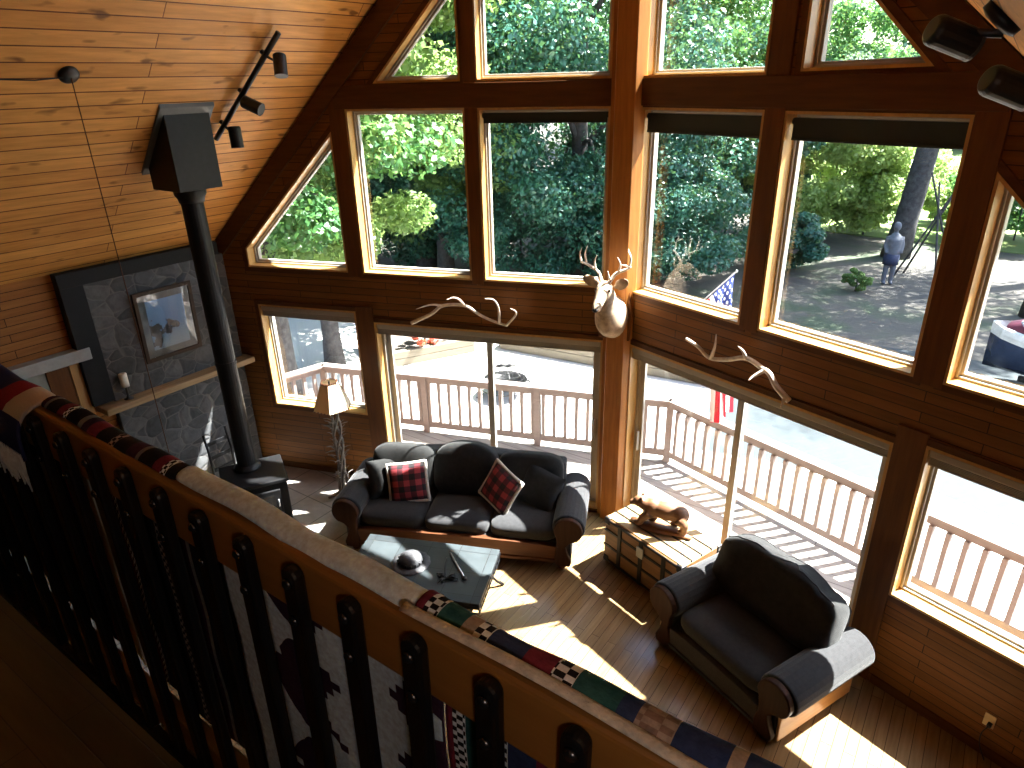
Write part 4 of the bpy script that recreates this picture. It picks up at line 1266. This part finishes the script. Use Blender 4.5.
# leaves / plants -----------------------------------------------------------
def leaf_mesh(name, n, centers, spread, size, seed, mat, droop=0.0, elong=1.6):
    rng = np.random.default_rng(seed)
    cc = np.array(centers); k = len(cc)
    idx = rng.integers(0, k, n)
    sp_arr = np.array(spread)
    d = rng.normal(size=(n, 3)); d /= np.linalg.norm(d, axis=1)[:, None]
    rr = rng.random(n)[:, None]**.4
    P = cc[idx]+d*rr*(sp_arr[idx] if sp_arr.ndim == 2 else sp_arr)
    # orientation: mostly facing outward/up
    nrm = d*.7+rng.normal(size=(n, 3))*.6+np.array([0, 0, .5]); nrm /= np.linalg.norm(nrm, axis=1)[:, None]
    t = rng.normal(size=(n, 3)); t[:, 2] -= droop
    t -= (t*nrm).sum(1)[:, None]*nrm; t /= np.linalg.norm(t, axis=1)[:, None]
    b = np.cross(nrm, t)
    s = size*(.6+.8*rng.random(n))[:, None]
    hl, hw = s*elong/2, s/2
    v = np.stack([P-t*hl, P+b*hw+nrm*s*.12, P+t*hl, P-b*hw+nrm*s*.12], 1).reshape(-1, 3)
    me = bpy.data.meshes.new(name)
    me.vertices.add(4*n); me.vertices.foreach_set('co', v.astype(np.float32).ravel())
    me.loops.add(4*n); me.loops.foreach_set('vertex_index', np.arange(4*n, dtype=np.int32))
    me.polygons.add(n); me.polygons.foreach_set('loop_start', np.arange(0, 4*n, 4, dtype=np.int32))
    try: me.polygons.foreach_set('loop_total', np.full(n, 4, dtype=np.int32))
    except Exception: pass
    me.update(calc_edges=True); me.validate()
    me.materials.append(mat)
    return me
M['leaf_mid'] = leaf_mat('leaf_mid', (.026, .105, .036), (.066, .185, .050), .42, (.22, .40, .09))
M['leaf_dark'] = leaf_mat('leaf_dark', (.014, .078, .062), (.036, .140, .085), .25)
M['leaf_bright'] = leaf_mat('leaf_bright', (.070, .155, .045), (.155, .245, .075), .55, (.40, .54, .16))
M['leaf_sage'] = leaf_mat('leaf_sage', (.10, .155, .12), (.17, .225, .17), .3)
M['leaf_lime'] = leaf_mat('leaf_lime', (.15, .24, .06), (.30, .40, .13), .58, (.50, .62, .22))
M['leaf_red'] = leaf_mat('leaf_red', (.45, .05, .04), (.60, .14, .08), .3)
PROTO = {}
def tree(label, x, y, h, cr, ch0, trunk_r, mat, seed, n=9000, leaf=.2, clusters=46, lean=(0, 0), group=None, name='tree', base=None, cat='tree'):
    """ch0: bottom of the crown above ground, cr: crown radius"""
    t = thing(name, label, cat, (x, y, (g0-.06) if base is None else base), 0, group)
    rnd = random.Random(seed)
    top = Vector((lean[0], lean[1], h))
    pts = [Vector((0, 0, -.05)), Vector((lean[0]*.3, lean[1]*.3, h*.33)), Vector((lean[0]*.62, lean[1]*.62, h*.66)), top*.95]
    pts = spline(pts, 5)
    m = MB().tube(pts, [trunk_r*(1.25 if i == 0 else 1)*(1-.8*i/(len(pts)-1)) for i in range(len(pts))], 12)
    cen = []; spr = []
    zc = (ch0+h)/2; hz = (h-ch0)/2
    clusters = max(14, int(clusters*1.6))
    for i in range(clusters):
        while True:
            p = Vector((rnd.uniform(-1, 1), rnd.uniform(-1, 1), rnd.uniform(-1, 1)))
            if .35 < p.length < 1: break
        f = (zc+p.z*hz)/h
        c = Vector((p.x*cr+lean[0]*f, p.y*cr+lean[1]*f, zc+p.z*hz))
        cen.append(c); r_ = cr*rnd.uniform(.17, .32); spr.append((r_, r_, r_*.62))
        if i % 5 == 0 and trunk_r > .05:
            k = min(len(pts)-1, int(len(pts)*max(.25, min(.9, (c.z-.25*cr)/h))))
            m.tube(spline([pts[k], pts[k].lerp(c, .5)+Vector((0, 0, .15*cr)), c], 3), [trunk_r*.3]*2+[trunk_r*.2]*2+[trunk_r*.12]*2+[trunk_r*.06], 6)
    m.build('trunk', M['bark'], t, smooth=True)
    me = leaf_mesh('crown', int(n*5.6), cen, spr, leaf*.40, seed, mat, .6)
    link(bpy.data.objects.new('crown', me), t)
    return t
def shrub(label, x, y, h, r, mat, seed, n=2500, leaf=.1, clusters=18, cat='shrub', base=None, group=None, name='shrub'):
    return tree(label, x, y, h, r, .08*h, .03, mat, seed, n, leaf, clusters, (0, 0), group, name, base, cat)

G = 'trees standing beyond the deck'
tree('thick trunked tree close outside the low window by the lamp', -10.35, 7.1, 12, 3.0, 1.9, .27, M['leaf_mid'], 1, 12000, .19, group=G)
tree('second tree past the deck, its dark trunk behind the lamp window railing', -10.72, 8.62, 12, 3.3, 1.9, .19, M['leaf_bright'], 2, 12000, .2, group=G)
tree('broad leafy tree filling the tall window nearest the sloped one', -13.2, 15.2, 13, 3.9, 1.6, .25, M['leaf_bright'], 3, 12000, .2, 60, group=G)
tree('dark dense tree behind the tall window left of the deer head', -10.0, 17.5, 14, 4.2, 1.0, .28, M['leaf_dark'], 4, 15000, .2, 70, group=G)
tree('mid green tree between the two tall left windows', -14.5, 15.8, 15, 4.2, .9, .3, M['leaf_mid'], 5, 13000, .21, 64, group=G)
tree('tree behind the sloped corner window and the thick trunk', -17.5, 11.0, 14, 4.4, .8, .3, M['leaf_mid'], 6, 12000, .22, 60, group=G)
tree('dark tree behind the tall window right of the deer head', -9.5, 24.5, 6.6, 3.9, .5, .3, M['leaf_dark'], 7, 14000, .22, 70, group=G)
tree('tall tree whose dark trunk crosses the upper window right of the post', -8.6, 35.0, 24, 6.0, 9.5, .55, M['leaf_mid'], 8, 3000, .16, 46, group=G)
tree('leaning bare trunked tree in the wide right window', -2.45, 24.7, 17, 5.2, 9.2, .36, M['leaf_mid'], 9, 3200, .16, 50, (1.6, .3), group=G)
tree('far green tree showing through the gap above the sofa door beam', -22, 24, 17, 6, 1.0, .35, M['leaf_dark'], 10, 9000, .32, 60, group=G)
tree('far tree behind the dark dense tree in upper left window', -15, 29, 19, 6, 1.0, .4, M['leaf_mid'], 11, 9000, .33, 56, group=G)
tree('out of view tree added to shade the yard beyond the parked boat', 2.6, 24.6, 17, 5.4, 9.6, .30, M['leaf_mid'], 12, 7500, .22, 52, group=G)  # crown kept high out of view, put there to shade the yard
tree('tree with loose foliage in the upper right corner window', 1.2, 19.8, 15, 3.6, 8.2, .25, M['leaf_mid'], 13, 3000, .15, 26, group=G)
S = 'bushes at the edge of the yard'
shrub('bright yellow green bush right of the dark trees in wide window', -5.9, 26.6, 5.0, 3.1, M['leaf_lime'], 21, 7000, .2, 34, group=S)
shrub('bright bush in the middle of the wide right window', -3.9, 27.6, 3.9, 2.3, M['leaf_lime'], 22, 6000, .19, 30, group=S)
shrub('grey sage bush rising behind the bright bushes', -6.6, 38, 6.2, 3.0, M['leaf_sage'], 23, 6000, .24, 30, group=S)
shrub('dark low bush at the near left edge of the shaded yard', -5.0, 21.2, 1.7, 1.15, M['leaf_dark'], 24, 4500, .15, 24, group=S)
shrub('dark undergrowth bush below the tree right of deer head', -7.3, 18.3, 2.9, 2.4, M['leaf_dark'], 25, 4500, .16, 24, group=S)
shrub('small green plant on the shaded ground by the pale figure', -2.75, 20.0, .6, .34, M['leaf_bright'], 26, 1200, .10, 16, group=S)
shrub('green bush beyond the boat in the far right window', .6, 29.0, 3.0, 2.4, M['leaf_mid'], 27, 5000, .19, 26, group=S)
shrub('pale grass edge bush at the meadow right of leaning trunk', -1.2, 31.0, 1.8, 1.5, M['leaf_lime'], 28, 3000, .16, 18, group=S)
shrub('wide dark bush low behind the two tall left windows', -11.3, 16.4, 4.6, 3.0, M['leaf_dark'], 61, 8000, .17, 40, group=S)
shrub('dark bush filling the base of the tall window left of deer head', -8.9, 18.2, 4.4, 2.8, M['leaf_dark'], 62, 8000, .16, 40, group=S)
shrub('mid green bush low behind the sloped corner window', -18.6, 14.6, 4.4, 3.0, M['leaf_mid'], 63, 7000, .18, 36, group=S)
shrub('dark bush low behind the tree that fills the left tall window', -14.8, 16.0, 4.6, 2.8, M['leaf_dark'], 64, 7000, .18, 36, group=S)
for i, (x, y, h, r, mt) in enumerate(((-14, 62, 11, 6.5, 'leaf_mid'), (-4, 66, 10, 6.5, 'leaf_dark'), (8, 64, 11, 6.5, 'leaf_mid'), (-24, 58, 15, 8, 'leaf_dark'), (20, 60, 12, 7, 'leaf_dark'))):
    tree(['far tree line, rounded tree left of the meadow', 'far tree line, dark tree straight across the meadow', 'far tree line, green tree right of the leaning trunk', 'far tree line, tallest dark tree behind the sage bush', 'far tree line, dark tree over the parked boat'][i], x, y, h, r, .5, .3, M[mt], 40+i, 6000, .5, 46, group='trees across the meadow')
shrub('red flowering plant in the timber raised bed', -9.42, 10.02, .62, .36, M['leaf_red'], 31, 800, .07, 12, 'flower', g0+.26, None, 'flowering_plant')
shrub('small grey green plant in raised bed beside red flowers', -9.3, 10.75, .42, .34, M['leaf_sage'], 32, 420, .07, 8, 'plant', g0+.26, None, 'bedding_plant')
shrub('dark leafy plant in the long raised bed', -6.2, 12.3, .5, .5, M['leaf_dark'], 33, 500, .08, 8, 'plant', g0+.30, None, 'bedding_plant')
shrub('grey twiggy shrub outside the low right window', 1.75, 7.6, 1.1, .5, M['leaf_sage'], 34, 350, .06, 10)

# fire pit
fpz = thing('fire_pit', 'black iron fire pit with a round mesh dome on the gravel patio', 'fire pit', (-6.85, 9.35, g0))
MB().lathe([(.10, .16), (.28, .19), (.38, .27), (.42, .32), (.41, .33), (.36, .28), (.10, .19)], seg=26).build('bowl', M['iron'], fpz, smooth=True)
m = MB()
for k in range(14):
    th = PI*k/14
    m.tube([( .39*math.cos(a)*math.cos(th), .39*math.cos(a)*math.sin(th), .33+.27*math.sin(a)) for a in [PI*q/12 for q in range(13)]], .005, 5)
for a in (.25, .55, .9, 1.2):
    m.tube([(.39*math.cos(a)*math.cos(t), .39*math.cos(a)*math.sin(t), .33+.27*math.sin(a)) for t in [2*PI*q/24 for q in range(25)]], .005, 5)
m.build('mesh_dome', M['iron'], fpz)
m = MB().tube([(.47*math.cos(t), .47*math.sin(t), .20) for t in [2*PI*q/28 for q in range(29)]], .012, 6)
m.build('ring', M['iron'], fpz, smooth=True)
for k in range(4):
    a = PI/4+k*PI/2; c, s = math.cos(a), math.sin(a)
    MB().tube(spline([(.40*c, .40*s, .30), (.50*c, .50*s, .20), (.42*c, .42*s, .08), (.55*c, .55*s, .0)], 5), .012, 6).build('leg', M['iron'], fpz, smooth=True)

# flag on an angled pole at the house corner
fl = thing('flag', 'american flag hanging from a pole outside the corner windows', 'flag', W('B', .50, .20, 2.45))
fl.rotation_euler = (0, 0, -PR)
tipv = Vector((.10, .85, .47))
MB().tube([(0, 0, 0), tipv], .009, 8).build('pole', M['bark'], fl, smooth=True)
MB().ell(tipv, (.014, .014, .014), 10, 8).build('finial', M['chrome'], fl, smooth=True)
mf, nt, bs = new_mat('stars_and_stripes')
uvn = N(nt, 'ShaderNodeUVMap'); spn = N(nt, 'ShaderNodeSeparateXYZ'); nt.links.new(uvn.outputs[0], spn.inputs[0])
u_, v_ = spn.outputs[0], spn.outputs[1]
st_ = math_n(nt, 'LESS_THAN', math_n(nt, 'FRACT', math_n(nt, 'MULTIPLY', v_, 6.5)), .5)
col = mixc(nt, st_, (.80, .80, .78), (.62, .03, .05))
inC = math_n(nt, 'MULTIPLY', math_n(nt, 'LESS_THAN', u_, .40), math_n(nt, 'LESS_THAN', v_, .5385))
# rows of stars: 11 half columns x 9 rows, staggered
cu_ = math_n(nt, 'MULTIPLY', u_, 12/.40); cv_ = math_n(nt, 'MULTIPLY', v_, 10/.5385)
ru, rv = math_n(nt, 'ROUND', cu_), math_n(nt, 'ROUND', cv_)
par = math_n(nt, 'LESS_THAN', math_n(nt, 'MODULO', math_n(nt, 'ADD', ru, rv), 2.0), .5)
dd_ = math_n(nt, 'ADD', math_n(nt, 'POWER', math_n(nt, 'MULTIPLY', math_n(nt, 'SUBTRACT', cu_, ru), 1.05), 2.0), math_n(nt, 'POWER', math_n(nt, 'SUBTRACT', cv_, rv), 2.0))
star = math_n(nt, 'MULTIPLY', math_n(nt, 'LESS_THAN', dd_, .16), par)
edge = math_n(nt, 'MULTIPLY', math_n(nt, 'MULTIPLY', math_n(nt, 'GREATER_THAN', cu_, .5), math_n(nt, 'LESS_THAN', cu_, 11.5)), math_n(nt, 'MULTIPLY', math_n(nt, 'GREATER_THAN', cv_, .5), math_n(nt, 'LESS_THAN', cv_, 9.5)))
star = math_n(nt, 'MULTIPLY', star, edge)
cant = mixc(nt, star, (.03, .05, .20), (.85, .85, .85))
col = mixc(nt, inC, col, cant)
nt.links.new(col, bs.inputs['Base Color']); bs.inputs['Roughness'].default_value = 1.35
trn = N(nt, 'ShaderNodeBsdfTranslucent'); nt.links.new(col, trn.inputs[0])
mx = N(nt, 'ShaderNodeMixShader'); mx.inputs[0].default_value = .35
nt.links.new(bs.outputs[0], mx.inputs[1]); nt.links.new(trn.outputs[0], mx.inputs[2]); nt.links.new(mx.outputs[0], nt.nodes['Material Output'].inputs[0])
nu, nv = 44, 24
vs = []; fs = []; uvs = []
for i in range(nu+1):
    for j in range(nv+1):
        u, v = i/nu, j/nv
        # hoist runs back along the pole; the fly hangs down gathering in folds
        hp = tipv*(1-.80*v)
        gather = 1-.72*min(1, u*3.0+.25)
        hang = Vector((.0, 0, -1.50*u))
        mid = tipv*.86+Vector((.22*u, 0, 0))
        p = mid.lerp(hp, gather)+hang
        p += Vector((.055*math.sin(v*17+u*1.5)*min(1, u*2.5), .03*math.cos(v*11)*min(1, u*2), 0))
        p.z = min(p.z, hp.z)
        vs.append(p); uvs.append((u, v))
for i in range(nu):
    for j in range(nv):
        fs.append((i*(nv+1)+j, (i+1)*(nv+1)+j, (i+1)*(nv+1)+j+1, i*(nv+1)+j+1))
co = MB().add(vs, fs).build('cloth', mf, fl, smooth=True)
ul = co.data.uv_layers.new(name='UVMap')
for lp_ in co.data.loops: ul.data[lp_.index].uv = uvs[lp_.vertex_index]

# boat on the driveway
bt_ = thing('motorboat', 'motorboat with white gunwale, navy hull and maroon cover on driveway', 'boat', (.35, 15.0, g0+.005), rad(-14))
navy = plain('boat_navy', (.03, .045, .09), .25); whb = plain('boat_white', (.75, .75, .74), .3); marn = plain('boat_maroon', (.12, .02, .045), .6)
secs = []
L = 5.2; ns = 22
def hullsec(t):
    w = 1.0*min(1, (t*2.4)**.62+.02)
    return w
def sheet(zlist):
    vs = []; fs = []; n = len(zlist)
    for i in range(ns+1):
        t = i/ns; w = hullsec(t)
        for (kx, z) in zlist: vs.append((t*L+(1-t)**3*0, kx*w, z+.10*(1-t)**2))
    for i in range(ns):
        for j in range(n-1):
            fs.append((i*n+j, i*n+j+1, (i+1)*n+j+1, (i+1)*n+j))
    fs.append(tuple(range(n))); fs.append(tuple(ns*n+k for k in range(n)))
    return MB().add(vs, fs)
sheet([(-1, .80), (-.92, .48), (-.5, .22), (0, .12), (.5, .22), (.92, .48), (1, .80)]).build('hull', navy, bt_, smooth=True)
sheet([(-.9, 1.0), (-1.03, .98), (-1.05, .88), (-1.0, .78), (1.0, .78), (1.05, .88), (1.03, .98), (.9, 1.0)]).build('gunwale', whb, bt_, label='white gunwale')
vs = []; fs = []
prof = [(-.86, .99), (-.80, 1.30), (-.55, 1.52), (0, 1.60), (.55, 1.52), (.80, 1.30), (.86, .99)]
n = len(prof)
for i in range(9):
    t = .05+.93*i/8; hh = min(1, .25+i*.4)
    for kx, z in prof: vs.append((t*L, kx*hullsec(t)*.98, .98+(z-.98)*hh))
for i in range(8):
    for j in range(n-1): fs.append((i*n+j, i*n+j+1, (i+1)*n+j+1, (i+1)*n+j))
fs.append(tuple(range(n))); fs.append(tuple(8*n+k for k in range(n)))
MB().add(vs, fs).build('canvas_cover', marn, bt_, smooth=True)
MB().box((.62, 0, 1.20), (.05, .95, .30), (0, rad(-40), 0)).build('windshield', plain('windshield_grey', (.35, .40, .42), .1), bt_, bevel=.01)
MB().box((2.9, 0, 1.60), (3.2, 1.25, .03)).build('canopy_top', plain('canopy_pink', (.60, .40, .42), .6), bt_, bevel=.012)
for sy in (-.75, .75):
    MB().box((2.4, sy*.6, .28), (3.4, .07, .10)).build('trailer_rail', M['iron'], bt_)
    MB().lathe([(.12, -.08), (.28, -.07), (.29, 0), (.28, .07), (.12, .08)], seg=20).build('wheel', M['piping'], bt_, (3.1, sy*.95, .29)).rotation_euler = (PI/2, 0, 0)

# pale garden figure and bean poles
gf = thing('garden_figure', 'pale human sized figure standing at foot of the leaning trunk', 'statue', (-2.18, 21.2, g0-.06), rad(20))
m = MB()
m.tube([(0, 0, .72), (0, 0, 1.0), (0, 0, 1.25), (0, .02, 1.40)], [.17, .18, .20, .10], 16); m.tube([(0, .02, 1.38), (0, .02, 1.50)], [.06, .055], 10); m.ell((0, .0, 1.60), (.10, .115, .13), 16, 12)
for s in (-1, 1):
    m.tube([(s*.17, 0, 1.33), (s*.22, -.02, 1.08), (s*.19, -.12, .88)], [.06, .05, .04], 10)
    m.tube([(s*.08, 0, .78), (s*.09, -.02, .42), (s*.09, 0, .05)], [.10, .075, .055], 12); m.ell((s*.09, -.06, .05), (.055, .12, .05), 12, 8)
m.build('figure', plain('weathered_pale_paint', (.10, .105, .125), .8, 0, .2), gf, smooth=True, remesh=.025)
m = MB().tube([(0, 0, .56), (0, 0, .70), (0, 0, .86)], [.20, .205, .19], 18)
m.build('shorts', plain('dark_blue_paint', (.018, .025, .06), .8), gf, smooth=True)
bp = thing('bean_poles', 'crossed thin bean poles standing right of the leaning trunk', 'poles', (-1.45, 22.4, g0-.06))
for x0, y0, x1, y1, h in ((-.5, .3, .55, 0, 3.0), (-.7, -.2, .5, .3, 2.8), (.75, .2, -.30, 0, 2.9), (.4, -.5, -.1, .4, 2.6)):
    MB().tube([(x0, y0, -.03), (x1, y1, h)], .028, 7).build('pole', M['bark'], bp, smooth=True)
lg = thing('landscape_timber', 'dark timber lying at the edge of the driveway', 'timber', (1.55, 11.6, g0+.006), rad(-35))
MB().span((-.8, -.07, 0), (.8, .07, .13)).build('beam', plain('dark_timber', (.09, .085, .085), .8), lg, bevel=.015)

# ------------------------------------------------------------------ light, camera, view
sun_d = (uB*-.42-nB*1.0+Vector((0, 0, -1.72))).normalized()
sl = bpy.data.lights.new('sun', 'SUN'); sl.energy = 60.0; sl.angle = rad(.55); sl.color = (1.0, .97, .92)
so = bpy.data.objects.new('sun', sl); link(so); so.rotation_mode = 'QUATERNION'
so.rotation_quaternion = Vector((0, 0, -1)).rotation_difference(sun_d); so.location = (10, 15, 30)
wd = bpy.data.worlds.new('sky'); sc.world = wd; wd.use_nodes = True
nt = wd.node_tree; bg = nt.nodes['Background']
sky = nt.nodes.new('ShaderNodeTexSky')
try:
    sky.sky_type = 'NISHITA'; sky.sun_disc = False
    sky.sun_elevation = rad(57.8); sky.sun_rotation = math.atan2(-sun_d.x, -sun_d.y)
    sky.air_density = 1.0; sky.dust_density = 2.0; sky.ozone_density = 1.0
except Exception: pass
nt.links.new(sky.outputs[0], bg.inputs[0]); bg.inputs[1].default_value = .9

ll = bpy.data.lights.new('camera_fill', 'POINT'); ll.energy = 6.0; ll.color = (1.0, .95, .88); ll.shadow_soft_size = .05  # added flash-like fill beside the camera, no fixture built
lo_ = bpy.data.objects.new('camera_fill', ll); link(lo_); lo_.location = (.30, -.22, 4.52)
cd = bpy.data.cameras.new('camera'); cd.sensor_width = 36.0; cd.lens = f_/1024*36.0; cd.clip_start = .02; cd.clip_end = 400
co = bpy.data.objects.new('camera', cd); link(co)
mw = Matrix(((rtv.x, upv.x, -fw_.x, 0), (rtv.y, upv.y, -fw_.y, 0), (rtv.z, upv.z, -fw_.z, 0), (0, 0, 0, 1)))
mw.translation = CAM
co.matrix_world = mw
sc.camera = co
vs_ = sc.view_settings
sc.display_settings.display_device = 'sRGB'
vs_.view_transform = 'Standard'; vs_.look = 'None'; vs_.gamma = 1.0; vs_.use_curve_mapping = False; vs_.exposure = 0.3
cy = sc.cycles
cy.max_bounces = 10; cy.diffuse_bounces = 6; cy.glossy_bounces = 4; cy.transmission_bounces = 6; cy.transparent_max_bounces = 24
cy.use_denoising = True; cy.caustics_reflective = False; cy.caustics_refractive = False
cy.sample_clamp_indirect = 8.0
